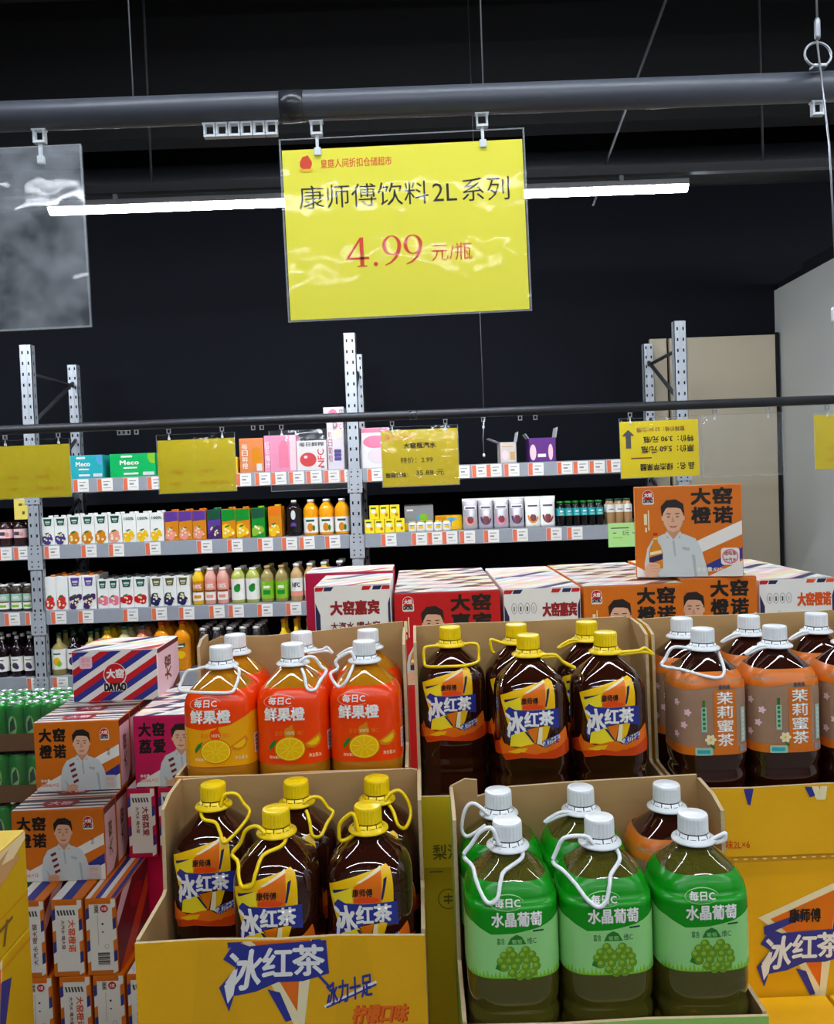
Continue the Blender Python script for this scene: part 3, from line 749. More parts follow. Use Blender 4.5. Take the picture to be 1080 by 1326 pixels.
# ---------------------------------------------------------------- hanging pipes, signs and clips
pipe_m = mat('pipe_grey', (74, 78, 88), rough=.38, noise=.1, nscale=6)
def pipe(label, y, z, x0, x1, bands, pipe_m=pipe_m):
    t = thing('hanging_pipe', label, 'pipe', (0, y, z))
    mb = MB(); mb.rings([[(x, .0245 * math.cos(a), .0245 * math.sin(a)) for a in [2 * math.pi * k / 24 for k in range(24)]] for x in (x0, x1)], pipe_m); mb.build('tube', t, True)
    for a, b in bands:
        mb = MB(); mb.rings([[(x, .0258 * math.cos(q), .0258 * math.sin(q)) for q in [2 * math.pi * k / 24 for k in range(24)]] for x in (a, b)], mat('tape_dark', (42, 44, 50), rough=.25)); mb.build('tape', t, True)
    return t
def wire(name, label, pts, r, m, parent=None, group=None):
    mb = MB(); mb.tube(pts, r, m, 6); o = mb.build(name, parent)
    if not parent: tag(o, label, 'cable', group)
    return o
near = pipe('dark grey pipe hanging across the top with price signs', 1.45, 2.26, -1.6, 1.6, [(-.208, -.168)])
far = pipe('thin dark pipe hanging in front of the shelving with yellow signs', 4.4, 1.98, -3.4, 2.62, [(-.02, .02)], mat('pipe_black', (30, 32, 38), rough=.5))
wire_m = mat('steel_wire', (150, 154, 160), rough=.35, metal=.6)
wire('cable', 'thin steel cable holding the near pipe at left', [(-.46, 1.45, 2.28), (-.47, 1.45, 4.3)], .0012, wire_m)
wire('cable', 'thin steel cable holding the near pipe above the yellow sign', [(.14, 1.45, 2.28), (.143, 1.45, 4.3)], .0012, wire_m)
wire('cable', 'thin steel cable running up from the far pipe', [(.37, 4.4, 2.0), (.36, 4.4, 4.3)], .002, wire_m)
wire('cable', 'thin cable holding the left end of far pipe', [(-2.3, 4.4, 2.0), (-2.3, 4.4, 4.3)], .002, wire_m)
t = thing('cable_hanger', 'steel cable with ring and white clip hanging at right', 'cable', (.70, 1.42, 2.30))
wire('cable', '', [(0, 0, .045), (0.0, 0, 2.0)], .0016, wire_m, t)
wire('cable', '', [(-.004, -.006, .02), (.006, -.02, -.16), (.014, -.02, -.43)], .0016, wire_m, t)
mb = MB(); mb.tube([(.022 * math.cos(a), .004 * math.sin(a), .022 * math.sin(a)) for a in [2 * math.pi * k / 24 for k in range(24)]], .0022, wire_m, 8, closed=True); mb.build('ring', t)
mb = MB(); mb.lathe([(.004, .025), (.005, .03), (.005, .055), (.003, .06)], wire_m, 10); mb.build('crimp', t)
mb = MB(); mb.box(-.012, .012, -.008, .008, -.024, -.018, wire_m, .002); mb.build('buckle', t)
mb = MB(); mb.box(.004, .026, -.026, -.014, -.45, -.425, whiteplastic, .004); mb.build('clip', t)
clip_m = clearplastic
def clip_mesh(mb, s=1.0, x=0, stem=True):
    """U-shaped hook with a stem; top of the U at z = 0"""
    for a in ((-.010, -.007, -.018, 0), (.007, .010, -.018, 0), (-.010, .010, -.021, -.017), (-.012, .012, 0, .003)):
        mb.box(x + a[0], x + a[1], -.006, .006, a[2], a[3], clip_m)
    if stem:
        mb.box(x - .0025, x + .0025, -.003, .003, -.045, -.021, clip_m); mb.box(x - .006, x + .006, -.004, .004, -.056, -.042, clip_m, .002)
clip0 = None
def add_clip(loc, label, group, stem=True, parent=None):
    mb = MB(); clip_mesh(mb, stem=stem); o = mb.build('hook_clip', parent); o.location = loc
    if not parent: tag(o, label, 'clip', group)
for i in range(6):
    add_clip((-.331 + i * .0212, 1.45, 2.2325), 'clear plastic hook under the near pipe, %s of six in a row' % ORD[i], 'spare clips on the near pipe', False)
add_clip((.712, 1.45, 2.2325), 'clear plastic hook on near pipe behind the steel cable', 'spare clips on the near pipe', False)
for i, x in enumerate((-1.55, -1.526, -1.502, -1.46, -.845, -.80, .56, .64)):
    add_clip((x, 4.4, 1.9525), 'tiny clear hook on far pipe, %s from left' % ORD[i], 'spare clips on the far pipe', False)
add_clip((.366, 4.4, 1.9525), 'tiny clear hook on far pipe above a dangling thread', 'spare clips on the far pipe')
sheet = film('sleeve_film', .013, 0, bump=.25, bscale=5.0)
sheet_far = film('sleeve_film_far', .07, 0, bump=1.0, bscale=5.0)
scuffed = film('scuffed_film', .035, .34, 9.0, bump=.25, bscale=4.0)
hazy = film('hazy_film', .05, .05, 5.0, bump=.4, bscale=4.0)
def sign(name, label, loc, w_, h, paper, art, fm, tilt=0.0, clips=(), group=None, top=.018, yaw=0.0):
    """loc = top centre of the clear sleeve"""
    t = thing(name, label, 'sign' if paper else 'sleeve', loc, 0, group)
    t.rotation_euler = (0, tilt, yaw)
    if paper:
        mb = MB(); mb.box(-w_ / 2 + .004, w_ / 2 - .004, -.0004, .0004, -h + .004, -top, paper)
        if art:
            P = Print(.55); art(P, w_, h); P.clip(-w_ / 2 + .004, -h + .004, w_ / 2 - .004, -top)
            P.emit(mb, on_plane((0, -.0004, 0), (1, 0, 0), (0, 0, 1), .00025 if loc[1] < 2 else .0008))
        mb.build('paper', t)
    def sheetmesh(y, bow):
        mb = MB(); n, k = 16, 10
        vs = []
        for i in range(n + 1):
            for j in range(k + 1):
                u, v = i / n, j / k
                vs.append((-w_ / 2 + w_ * u, y - bow * math.sin(math.pi * u) ** .5 * math.sin(math.pi * v) ** .5 if y < 0 else y, -h * v))
        fs = [(i * (k + 1) + j, (i + 1) * (k + 1) + j, (i + 1) * (k + 1) + j + 1, i * (k + 1) + j + 1) for i in range(n) for j in range(k)]
        mb.mesh(vs, [tuple(reversed(f)) for f in fs], fm, True)
        return mb
    sheetmesh(-.003, .006).build('clear_front', t)
    if not paper:
        sheetmesh(.002, 0).build('clear_back', t)
    em = mat('sleeve_edge', (190, 198, 204), rough=.3, alpha=.22)
    mb = MB()
    for a in ((-w_ / 2, -w_ / 2 + .003, -h, 0), (w_ / 2 - .003, w_ / 2, -h, 0), (-w_ / 2, w_ / 2, -h, -h + .003), (-w_ / 2, w_ / 2, -.002, 0)):
        mb.box(a[0], a[1], -.0036, -.0028, a[2], a[3], em)
    mb.build('sleeve_edge', t)
    for cx, dz in clips:
        add_clip((cx, 0, dz), '', None, True, t)
    return t
def big_art(P, w_, h):
    X = lambda v: -w_ / 2 + v * w_
    Z = lambda v: -v * h
    P.ell(X(.105), Z(.135), .0105, .0115, 'logored', 1); P.poly([(X(.08), Z(.15)), (X(.09), Z(.10)), (X(.115), Z(.09)), (X(.13), Z(.13)), (X(.12), Z(.175))], 'pricered', 2)
    P.poly([(X(.075), Z(.165)), (X(.135), Z(.165)), (X(.128), Z(.18)), (X(.085), Z(.18))], 'yellow', 3)
    P.text('皇庭人间折扣仓储超市', X(.165), Z(.165), X(.455), Z(.115), 'logored', 1, .01)
    P.text('康师傅饮料', X(.07), Z(.385), X(.60), Z(.255), 'black', 1, .004, slope=0)
    P.text('2L', X(.615), Z(.375), X(.715), Z(.275), 'black', 1, .004)
    P.text('系列', X(.735), Z(.385), X(.93), Z(.255), 'black', 1, .004)
    # serif price numerals 4.99
    R = 'pricered'
    x0, z0, s = X(.25), Z(.71), .0495
    f = lambda a, b: (x0 + a * s, z0 + b * s)
    P.poly([f(.62, 0), f(.62, 1.0), f(.50, 1.0), f(0, .30), f(0, .24), f(.80, .24), f(.80, .32), f(.12, .32), f(.48, .84), f(.48, 0)], R, 1)
    P.poly([f(.38, -.01), f(.72, -.01), f(.72, .03), f(.38, .03)], R, 2)
    P.ell(*f(1.02, .06), .075 * s, .075 * s, R, 1, 14)
    for q in (1.28, 2.02):
        for k in range(24):
            a, b = [2 * math.pi * (k + j) / 24 for j in (0, 1)]
            P.poly([f(q + .32 + .33 * math.cos(a), .68 + .34 * math.sin(a)), f(q + .32 + .33 * math.cos(b), .68 + .34 * math.sin(b)), f(q + .32 + .20 * math.cos(b), .68 + .30 * math.sin(b)), f(q + .32 + .20 * math.cos(a), .68 + .30 * math.sin(a))], R, 1)
        P.poly([f(q + .65, .70), f(q + .62, .45), f(q + .48, .22), f(q + .28, .06), f(q + .08, -.01), f(q + .06, .02), f(q + .26, .12), f(q + .42, .30), f(q + .50, .48), f(q + .52, .66)], R, 1)
    P.text('元/瓶', X(.60), Z(.70), X(.765), Z(.605), R, 1)
sign('price_sign', 'large yellow price sign in clear sleeve hanging from the near pipe', (-.003, 1.45, 2.206), .421, .312,
     mat('paper_yellow', (232, 224, 60), rough=.6, noise=.03, nscale=3), big_art, sheet, -.012, ((-.145, .026), (.139, .026)))
sign('clear_sleeve', 'scuffed empty clear sleeve hanging from near pipe at left', (-.762, 1.45, 2.206), .42, .312, None, None, scuffed, -.012, ((.139, .026),))
paper2 = mat('paper_mustard', (192, 172, 6), rough=.6, noise=.03, nscale=3)
paper3 = mat('paper_lemon', (216, 194, 8), rough=.6, noise=.03, nscale=3)
def soda_art(P, w_, h):
    X = lambda v: -w_ / 2 + v * w_
    Z = lambda v: -v * h
    P.ell(X(.09), Z(.17), .010, .012, 'pricered', 1); P.text('皇庭人间折扣仓储超市', X(.15), Z(.19), X(.43), Z(.15), 'pricered', 1)
    P.text('大窑瓶汽水', X(.29), Z(.37), X(.71), Z(.27), 'black', 1, .03); P.text('特价：2.99', X(.25), Z(.61), X(.66), Z(.51), 'black', 1)
    P.text('整箱价格：', X(.05), Z(.84), X(.34), Z(.76), 'black', 1, .02); P.text('35.88 元', X(.44), Z(.82), X(.80), Z(.73), 'black', 1)
def flip_art(P, w_, h):
    Q = Print(.55)
    X = lambda v: -w_ / 2 + v * w_
    Z = lambda v: -v * h
    Q.text('品 名：绿杰苹果醋', X(.07), Z(.27), X(.75), Z(.15), 'black', 1, .025); Q.rect(X(.60), Z(.375), X(.86), Z(.355), 'brown', 1)
    Q.text('原价：5.60 元/瓶', X(.07), Z(.56), X(.73), Z(.44), 'black', 1, .02); Q.text('特价：3.90 元/瓶', X(.07), Z(.72), X(.70), Z(.61), 'black', 1, .02)
    Q.text('整箱价格：53.50 元/箱', X(.18), Z(.87), X(.78), Z(.79), 'brown', 1, .01)
    Q.line([(X(.40), Z(.56)), (X(.60), Z(.42))], .002, 'darkgrey', 2)
    for l, m, t in Q.t:
        P.t.append((l, m, [(-x, -h - .01 - y) for x, y in t]))
    P.rect(X(.08), Z(.50), X(.145), Z(.28), 'darkgrey', 1); P.poly([(X(.035), Z(.29)), (X(.19), Z(.29)), (X(.112), Z(.19))], 'darkgrey', 2)
def ghost_art(P, w_, h):
    for a, b, c in ((.16, .33, .60), (.52, .72, .60), (.14, .30, .8), (.52, .9, .8)):
        P.text('元瓶价', -w_ / 2 + a * w_, -(c + .06) * h, -w_ / 2 + b * w_, -c * h, 'cartonyellow2', 1)
cl2 = ((-.14, .026), (.14, .026))
sign('price_sign', 'yellow back of a price sign at the left edge on the far pipe', (-2.012, 4.4, 1.925), .40, .31, paper2, ghost_art, sheet_far, -.004, cl2, top=.03)
sign('price_sign', 'yellow back of a price sign above the second shelf juice cartons', (-1.15, 4.4, 1.925), .415, .312, paper2, ghost_art, sheet_far, -.004, cl2, top=.03)
sign('clear_sleeve', 'empty clear sleeve hanging before the pink and apple boxes', (-.557, 4.4, 1.925), .415, .32, None, None, hazy, -.004, cl2)
sign('price_sign', 'yellow soda price sign with black lettering right of middle upright', (.026, 4.4, 1.922), .411, .318, paper2, soda_art, sheet_far, -.004, cl2)
sign('price_sign', 'yellow price sign hanging upside down with a dark arrow', (1.288, 4.4, 1.922), .42, .318, paper3, flip_art, sheet, -.004, ((-.15, .026),))
sign('clear_sleeve', 'empty clear sleeve hanging before the beige board', (1.725, 4.4, 1.925), .43, .33, None, None, hazy, -.004, cl2)
sign('price_sign', 'yellow sign cut off by the right edge of the picture', (2.316, 4.4, 1.922), .43, .31, paper3, ghost_art, sheet_far, -.004, cl2)
mb = MB(); mb.tube([(.37, 4.38, 1.95), (.36, 4.38, 1.85), (.362, 4.38, 1.76)], .002, wire_m, 6); mb.lathe([(.004, 0), (.007, .008), (.004, .018)], whiteplastic, 8, (.362, 4.38, 1.745))
tag(mb.build('thread'), 'thin dangling thread with white end beside the soda sign', 'cord')

# ---------------------------------------------------------------- two litre bottles
BA, BB, BN = .0565, .051, 3.4           # half width, half depth, squareness of the section
PROF = [(.70, .0), (.88, .004), (.96, .016), (.985, .035), (.985, .062), (.945, .068), (.945, .074), (.985, .080), (.985, .088), (.945, .094), (.945, .100), (.99, .107), (1.0, .116),
        (1.0, .216), (.985, .226), (.945, .235), (.865, .244), (.74, .253), (.60, .2605), (.47, .267), (.36, .272), (.315, .276), (.315, .282)]
def sec(n=56, ex=BN):
    out = []
    for k in range(n):
        a = 2 * math.pi * k / n - math.pi / 2
        c, s = math.cos(a), math.sin(a)
        out.append((BA * math.copysign(abs(c) ** (2 / ex), c), BB * math.copysign(abs(s) ** (2 / ex), s)))
    return out
def ring_at(s, z, n=56):
    q = min(1.0, max(0.0, (s - .35) / .55))
    a, b = sec(n), sec(n, 2.0)
    # the section rounds off towards the neck; round radius based on mean of the half sizes
    r = (BA + BB) / 2
    return [((x * q + (y2 / BA * r) * (1 - q)) * s, (y * q + (y3 / BB * r) * (1 - q)) * s, z) for (x, y), (y2, y3) in zip(a, b)]
def scale_at(z):
    for (s0, z0), (s1, z1) in zip(PROF, PROF[1:]):
        if z0 <= z <= z1:
            t = (z - z0) / (z1 - z0); return s0 + (s1 - s0) * t
    return PROF[-1][0]
_arc = [(0.0, 0.0, -BB)]
_fine = []
for k in range(721):
    a = -math.pi / 2 + math.pi * k / 720
    c, s = math.cos(a), math.sin(a)
    _fine.append((BA * abs(c) ** (2 / BN), BB * math.copysign(abs(s) ** (2 / BN), s)))
_L = [0.0]
for p, q in zip(_fine, _fine[1:]):
    _L.append(_L[-1] + math.hypot(q[0] - p[0], q[1] - p[1]))
HALF = _L[-1]
def surf(x, z, off=0.0):
    """print coordinate (x along the skin from the front centre, z up) to a point on the bottle"""
    d = min(abs(x), HALF * .999)
    lo, hi = 0, 720
    while hi - lo > 1:
        m = (lo + hi) // 2
        if _L[m] <= d: lo = m
        else: hi = m
    t = (d - _L[lo]) / max(1e-9, _L[hi] - _L[lo])
    px = _fine[lo][0] + (_fine[hi][0] - _fine[lo][0]) * t
    py = _fine[lo][1] + (_fine[hi][1] - _fine[lo][1]) * t
    s = scale_at(z)
    L = math.hypot(px, py)
    k = s + off / L
    return Vector((math.copysign(px * k, x), py * k, z))
tea = mat('black_tea', (70, 28, 16), rough=.05, trans=.55, ior=1.45, coat=.8)
amber = mat('amber_juice', (226, 146, 24), rough=.05, trans=.4, ior=1.4, coat=.6)
palegrape = mat('pale_grape_juice', (186, 178, 70), rough=.04, trans=.85, ior=1.36, coat=.6)
_bodies = {}
def bottle_mesh(liq):
    if liq.name not in _bodies:
        mb = MB(); mb.rings([ring_at(s, z) for s, z in PROF], liq)
        o = mb.build('bottle_body'); _bodies[liq.name] = o.data; bpy.data.objects.remove(o)
    return _bodies[liq.name]
_caps = {}
def cap_mesh(m):
    if m.name not in _caps:
        mb = MB(); n = 48
        n = 72
        def ring(r, z, kn): return [((r - kn * .0006 * (1 if j % 3 == 0 else 0)) * math.cos(2 * math.pi * j / n), (r - kn * .0006 * (1 if j % 3 == 0 else 0)) * math.sin(2 * math.pi * j / n), z) for j in range(n)]
        mb.rings([ring(.0184, .2885, 1), ring(.0183, .3055, 1)], m, True, False, False)
        mb.rings([ring(.0183, .3055, 1), ring(.0181, .3075, 0), ring(.0172, .3093, 0)], m, False, False)
        mb.rings([ring(.0172, .3093, 0), ring(.0120, .3096, 0), ring(.0115, .31, 0)], m, False, True)
        o = mb.build('cap'); _caps[m.name] = o.data; bpy.data.objects.remove(o)
    return _caps[m.name]
def collar_mesh(m):
    mb = MB()
    n = 32
    mb.lathe([(.0185, .287), (.0190, .287), (.0205, .283), (.0262, .2795), (.0268, .2775), (.0262, .2765), (.0180, .279), (.0180, .287)], m, n, cap0=False, cap1=False)
    for k in range(10):                                       # dark gaps between the tear tabs
        a = 2 * math.pi * k / 10 - math.pi / 2
        c, s = math.cos(a), math.sin(a)
        for r0, r1, z0, z1, hw in ((.0189, .0212, .2875, .2826, .0006),):
            mb.face([(r0 * c - hw * s, r0 * s + hw * c, z0 + .0004), (r0 * c + hw * s, r0 * s - hw * c, z0 + .0004), (r1 * c + hw * s, r1 * s - hw * c, z1 + .0004), (r1 * c - hw * s, r1 * s + hw * c, z1 + .0004)], slot)
        a += math.pi / 10
        pts = [((.0207) * math.cos(a + d), (.0207) * math.sin(a + d), .2834) for d in (-.16, .16)] + [((.0212) * math.cos(a + d), (.0212) * math.sin(a + d), .2829) for d in (.16, -.16)]
        mb.face(pts, slot)
    return mb
def handle_mesh(m, path):
    mb = MB()
    if path:
        pts = []
        for dx, dz in path:
            z = .279 + dz
            s = scale_at(max(.12, min(.281, z)))
            a, b = BA * s, BB * s
            if abs(dx) < a * .98:
                y = -b * (1 - abs(dx / a) ** 2.6) ** (1 / 2.6) - .005
            else:
                y = -.012
            y = min(y, -.010)
            pts.append(Vector((dx, y, z)))
        # smooth the depth so the strap bends gently
        for _ in range(2):
            ys = [p.y for p in pts]
            for i in range(1, len(pts) - 1):
                pts[i].y = min(pts[i].y, (ys[i - 1] + ys[i] + ys[i + 1]) / 3)
        C = []
        P = [pts[0]] + pts + [pts[-1]]
        for i in range(1, len(P) - 2):
            for k in range(6):
                t = k / 6
                p0, p1, p2, p3 = P[i - 1], P[i], P[i + 1], P[i + 2]
                C.append(0.5 * ((2 * p1) + (p2 - p0) * t + (2 * p0 - 5 * p1 + 4 * p2 - p3) * t * t + (3 * p1 - p0 - 3 * p2 + p3) * t ** 3))
        C.append(pts[-1])
        mb.tube(C, .0026, m, 8)
    return mb
def wrap(mb, z0, z1, m, top=None):
    """full wrap film between two heights"""
    zs = sorted(set([z0, z1] + [z for _, z in PROF if z0 < z < z1] + [z0 + (z1 - z0) * k / 14 for k in range(15)]))
    rs = []
    for z in zs:
        s = scale_at(z) + .006
        rs.append([(x * 1, y * 1, z) for x, y, _ in ring_at(s, z)])
    mb.rings(rs, m, False, False)
def on_bottle(z0, eps=.00022, base=.0006):
    return lambda x, y, l: surf(x, z0 + y, base + eps * l)
def tea_art():
    P = Print(.25)
    q = lambda zx, zy: ((zx - 560) / 8500, (1100 - zy) / 8500)
    L = lambda pts: [q(*p) for p in pts]
    P.poly(L([(95, 255), (300, 180), (800, 45), (838, 85), (830, 430), (620, 470), (210, 625)]), 'yellow', 1)
    P.poly(L([(130, 345), (380, 262), (395, 420), (205, 450)]), 'lemon', 2)
    P.poly(L([(410, 250), (720, 95), (700, 430), (400, 440)]), 'flame', 2)
    P.poly(L([(520, 280), (690, 150), (660, 300), (560, 330)]), 'orange', 3)
    P.poly(L([(430, 215), (720, 55), (725, 90), (480, 215)]), 'cream', 3)
    P.poly(L([(165, 305), (380, 262), (180, 338)]), 'navy', 3)
    P.poly(L([(735, 180), (775, 160), (715, 400), (695, 400)]), 'navy', 3)
    P.ell(*q(540, 400), .016, .004, 'orangered', 3, 14)
    P.poly(L([(250, 760), (450, 700), (545, 860), (520, 920), (230, 910)]), 'lemon', 2)
    P.poly(L([(460, 690), (610, 660), (560, 880), (530, 850)]), 'orange', 2)
    P.poly(L([(640, 660), (760, 640), (700, 830), (630, 860)]), 'yellow', 2)
    P.poly(L([(612, 665), (655, 662), (640, 900), (575, 880)]), 'cream', 3)
    P.poly(L([(425, 720), (455, 715), (545, 855), (530, 870)]), 'navy', 3)
    P.poly(L([(180, 450), (235, 390), (320, 430), (500, 440), (870, 425), (872, 690), (690, 640), (560, 640), (430, 705), (300, 740), (250, 770), (220, 860), (185, 740), (250, 590), (225, 520)]), 'blue', 4)
    P.text('冰', *q(190, 745), *q(430, 450), 'white', 5, .035, shear=-.12)
    P.text('红', *q(425, 655), *q(610, 452), 'white', 5, .035)
    P.text('茶', *q(610, 645), *q(805, 445), 'white', 5, .035)
    P.poly(L([(215, 690), (262, 640), (235, 800), (205, 775)]), 'white', 6)
    P.text('康师傅', *q(395, 362), *q(608, 272), 'black', 5, .02)
    P.poly(L([(60, 880), (110, 800), (150, 880), (300, 930), (470, 890), (560, 880), (650, 925), (760, 850), (860, 780), (985, 680), (1010, 760), (1030, 900), (1010, 1040), (800, 1085), (560, 1075), (380, 1060), (160, 1100), (110, 1020)]), 'flame', 3)
    P.poly(L([(120, 1020), (380, 985), (560, 1020), (820, 960), (1000, 860), (1010, 1035), (800, 1080), (560, 1072), (380, 1056), (160, 1096)]), 'rust', 4)
    P.poly(L([(200, 985), (330, 940), (460, 930), (420, 985), (300, 1000)]), 'yellow', 4)
    P.poly(L([(560, 930), (640, 960), (800, 900), (700, 1000), (600, 990)]), 'orange', 5)
    P.poly(L([(630, 900), (660, 850), (870, 770), (885, 815), (680, 925)]), 'palegrey', 5)
    P.text('冰力十足', *q(665, 910), *q(865, 785), 'blue', 6, .02, slope=.35)
    # fruit rim running round the back of the film
    for s in (-1, 1):
        P.poly([(s * .052, .008), (s * .09, .002), (s * .12, .010), (s * .15, .004), (s * HALF * .99, .004), (s * HALF * .99, .018), (s * .12, .026), (s * .09, .018), (s * .055, .03)], 'rust', 2)
    return P
def orange_slice(P, cx, cy, r, l, rim='orange', inner='yellow'):
    P.ell(cx, cy, r, r * .82, rim, l, 24); P.ell(cx, cy, r * .93, r * .75, 'lemon', l + 1, 24); P.ell(cx, cy, r * .84, r * .67, inner, l + 2, 24)
    for k in range(9):
        a = math.radians(40 * k + 10); P.line([(cx + r * .12 * math.cos(a), cy + r * .1 * math.sin(a)), (cx + r * .8 * math.cos(a), cy + r * .64 * math.sin(a))], r * .04, 'lemon', l + 3)
def orange_art(two_tone):
    P = Print(.25); z0 = .141
    fgc, ylw = 'orangered', 'yellow'
    P.rect(-.052, 0, .052, .0, 'orange', 1) if False else None
    if two_tone:
        P.poly([(-HALF * .98, -.0085), (HALF * .98, -.0085), (HALF * .98, .075), (.056, .072), (.02, .055), (-.02, .048), (-.056, .052), (-HALF * .98, .052)], 'juiceyellow', 1)
    dx = -.004
    P.text('每日C', -.030 + dx, .083, .006 + dx, .095, 'white', 2, .02); P.ringe(-.012 + dx, .088, .026, .0105, .0012, .0012, 'peach', 2, 28, 20, 320)
    P.text('鲜果橙', -.036 + dx, .058, .026 + dx, .079, 'white', 3, .035)
    c = 'orangered' if two_tone else 'amber'
    P.ell(-.002, .040, .0085, .0085, c, 3); P.poly([(-.004, .047), (.004, .047), (.003, .053), (-.001, .050)], c, 3); P.text('100%', -.0075, .037, .0055, .042, 'cream', 4)
    t = 'orange' if two_tone else 'amber'
    P.text('富含', -.024, .036, -.012, .043, t, 3); P.text('维C', .009, .036, .020, .043, t, 3)
    orange_slice(P, -.002, .015, .0235, 3)
    P.poly([(-.033, .012), (-.024, .022), (-.021, .031), (-.029, .026), (-.034, .018)], 'leaf', 4)
    P.poly([(.020, .022), (.044, .038), (.047, .030), (.043, .020), (.034, .015), (.024, .016)], 'amber', 3); P.poly([(.024, .022), (.042, .033), (.043, .026), (.038, .020), (.030, .019)], 'yellow', 4)
    P.rect(.060, .006, .072, .036, 'white', 3)
    for k in range(9): P.rect(.062, .008 + k * .003, .070, .0092 + k * .003 + .0008 * (k % 2), 'black', 4)
    P.text('净含量:2L', .026, .001, .046, .007, 'cream', 3); P.text('橙味果汁饮品', -.034, .0, -.008, .005, 'cream', 3)
    return P
def grape_art():
    P = Print(.25)
    P.poly([(-HALF * .98, 0), (HALF * .98, 0), (HALF * .98, .085), (.055, .068), (.03, .060), (.0, .054), (-.028, .053), (-.050, .064), (-HALF * .98, .085)], 'palegreen', 1)
    for k in range(26): P.poly([(-.06 + k * .0048, 0), (-.055 + k * .0048, 0), (-.0575 + k * .0048, .006 + .002 * (k % 3))], 'lime', 2)
    P.text('每日C', -.023, .085, .008, .096, 'white', 3, .03); P.ringe(-.008, .0905, .0205, .0095, .001, .001, 'palegreen', 3, 26, 10, 330)
    P.text('水晶葡萄', -.027, .062, .033, .080, 'white', 3, .03)
    P.poly([(-.009, .041), (.013, .041), (.008, .050), (.002, .053), (-.005, .049)], 'leaf', 3); P.text('葡萄', -.004, .042, .008, .047, 'palegreen', 4)
    P.text('富含', -.021, .041, -.012, .049, 'darkgreen', 3); P.text('维C', .014, .041, .025, .049, 'darkgreen', 3); P.rect(.021, .0555, .034, .0575, 'darkgreen', 3)
    P.poly([(-.024, .012), (-.018, .026), (-.012, .020), (-.014, .008)], 'leaf', 3)
    rnd = random.Random(3)
    for j, (y, a, b) in enumerate(((.034, -.006, .012), (.028, -.013, .019), (.021, -.017, .023), (.014, -.013, .024), (.007, -.004, .020), (.003, .004, .014))):
        n = max(2, int((b - a) / .0075))
        for k in range(n):
            x = a + (b - a) * k / (n - 1)
            P.ell(x, y, .0052, .0052, 'grape', 4 + (k + j) % 2 * 2, 14); P.ell(x - .001, y + .0015, .0027, .0025, 'grapelight', 5 + (k + j) % 2 * 2, 10)
    return P
def jasmine_art():
    P = Print(.3); c = .014
    for s in (-1, 1):
        P.poly([(0, .106), (s * .03, .102), (s * HALF * .98, .098), (s * HALF * .98, .13), (0, .13)], 'jasorange', 1); P.poly([(0, 0), (s * HALF * .98, 0), (s * HALF * .98, .008), (s * .06, .014), (0, .012)], 'jasorange', 1)
    P.rect(c - .017, .006, c + .017, .100, 'jasorange', 2)
    for k, ch in enumerate('茉莉蜜茶'):
        P.text(ch, c - .0125, .078 - k * .0215, c + .0125, .0975 - k * .0215, 'white', 3, .02)
    P.text('康师傅', c - .009, .101, c + .009, .108, 'darkgrey', 3, .03)
    P.rect(c - .036, .036, c - .028, .074, 'mint', 3); [P.rect(c - .034, .040 + .007 * k, c - .030, .0445 + .007 * k, 'leaf', 4) for k in range(5)]; P.rect(c - .034, .075, c - .030, .085, 'leaf', 3)
    P.rect(c + .025, .018, c + .034, .072, 'mint', 3); [P.rect(c + .027 + .0005 * (k % 2), .021 + .007 * k, c + .032, .0255 + .007 * k, 'palegrey', 4) for k in range(7)]
    P.rect(c - .046, .0, c - .020, .0115, 'mint', 3, .002); P.rect(c - .043, .003, c - .024, .0085, 'teal', 4); P.rect(c + .022, .003, c + .038, .012, 'grey', 3)
    for k in range(6):
        a = k * 1.047; P.ell(c - .023 + .0045 * math.cos(a), .024 + .0045 * math.sin(a), .0042, .003, 'cream', 4 + k % 2, 10, rot=math.degrees(a))
    P.ell(c - .023, .024, .002, .002, 'yellow', 6, 8); P.poly([(c - .024, .018), (c - .016, .012), (c - .020, .008)], 'leaf', 3)
    for fx, fz in ((-.042, .066), (-.048, .046), (-.06, .08), (-.062, .03)):
        for k in range(5):
            a = k * 1.257; P.ell(fx + .003 * math.cos(a), fz + .003 * math.sin(a), .003, .002, 'palepink', 2 + k % 2, 8, rot=math.degrees(a))
    return P
film_jas = mat('jasmine_film', (172, 134, 108), rough=.22, trans=.12, noise=.12, nscale=30)
orange_film = mat('orange_film', (240, 66, 4), rough=.2)
green_film = mat('green_film', (10, 140, 16), rough=.25)
_labels = {}
def label_mesh(kind):
    if kind not in _labels:
        mb = MB()
        if kind == 'tea':
            tea_art().emit(mb, on_bottle(.124), .008, .010, True)
        elif kind == 'orange' or kind == 'two':
            wrap(mb, .132, .2475, orange_film); orange_art(kind == 'two').emit(mb, on_bottle(.141), .008, .010, True)
        elif kind == 'grape':
            wrap(mb, .138, .250, green_film); P = grape_art(); P.emit(mb, on_bottle(.139), .008, .010, True)
        else:
            wrap(mb, .122, .249, film_jas); jasmine_art().clip(-1, 0, 1, .127).emit(mb, on_bottle(.122), .008, .010, True)
        o = mb.build('label'); _labels[kind] = o.data; bpy.data.objects.remove(o)
    return _labels[kind]
KIND = dict(tea=('iced tea bottle', 'tea_bottle', tea, yellowplastic, 'tea'), orange=('orange juice bottle', 'juice_bottle', amber, whiteplastic, 'orange'), two=('orange juice bottle', 'juice_bottle', amber, whiteplastic, 'two'),
            grape=('grape juice bottle', 'juice_bottle', palegrape, whiteplastic, 'grape'), jasmine=('jasmine tea bottle', 'tea_bottle', tea, whiteplastic, 'jasmine'))
_collars = {}
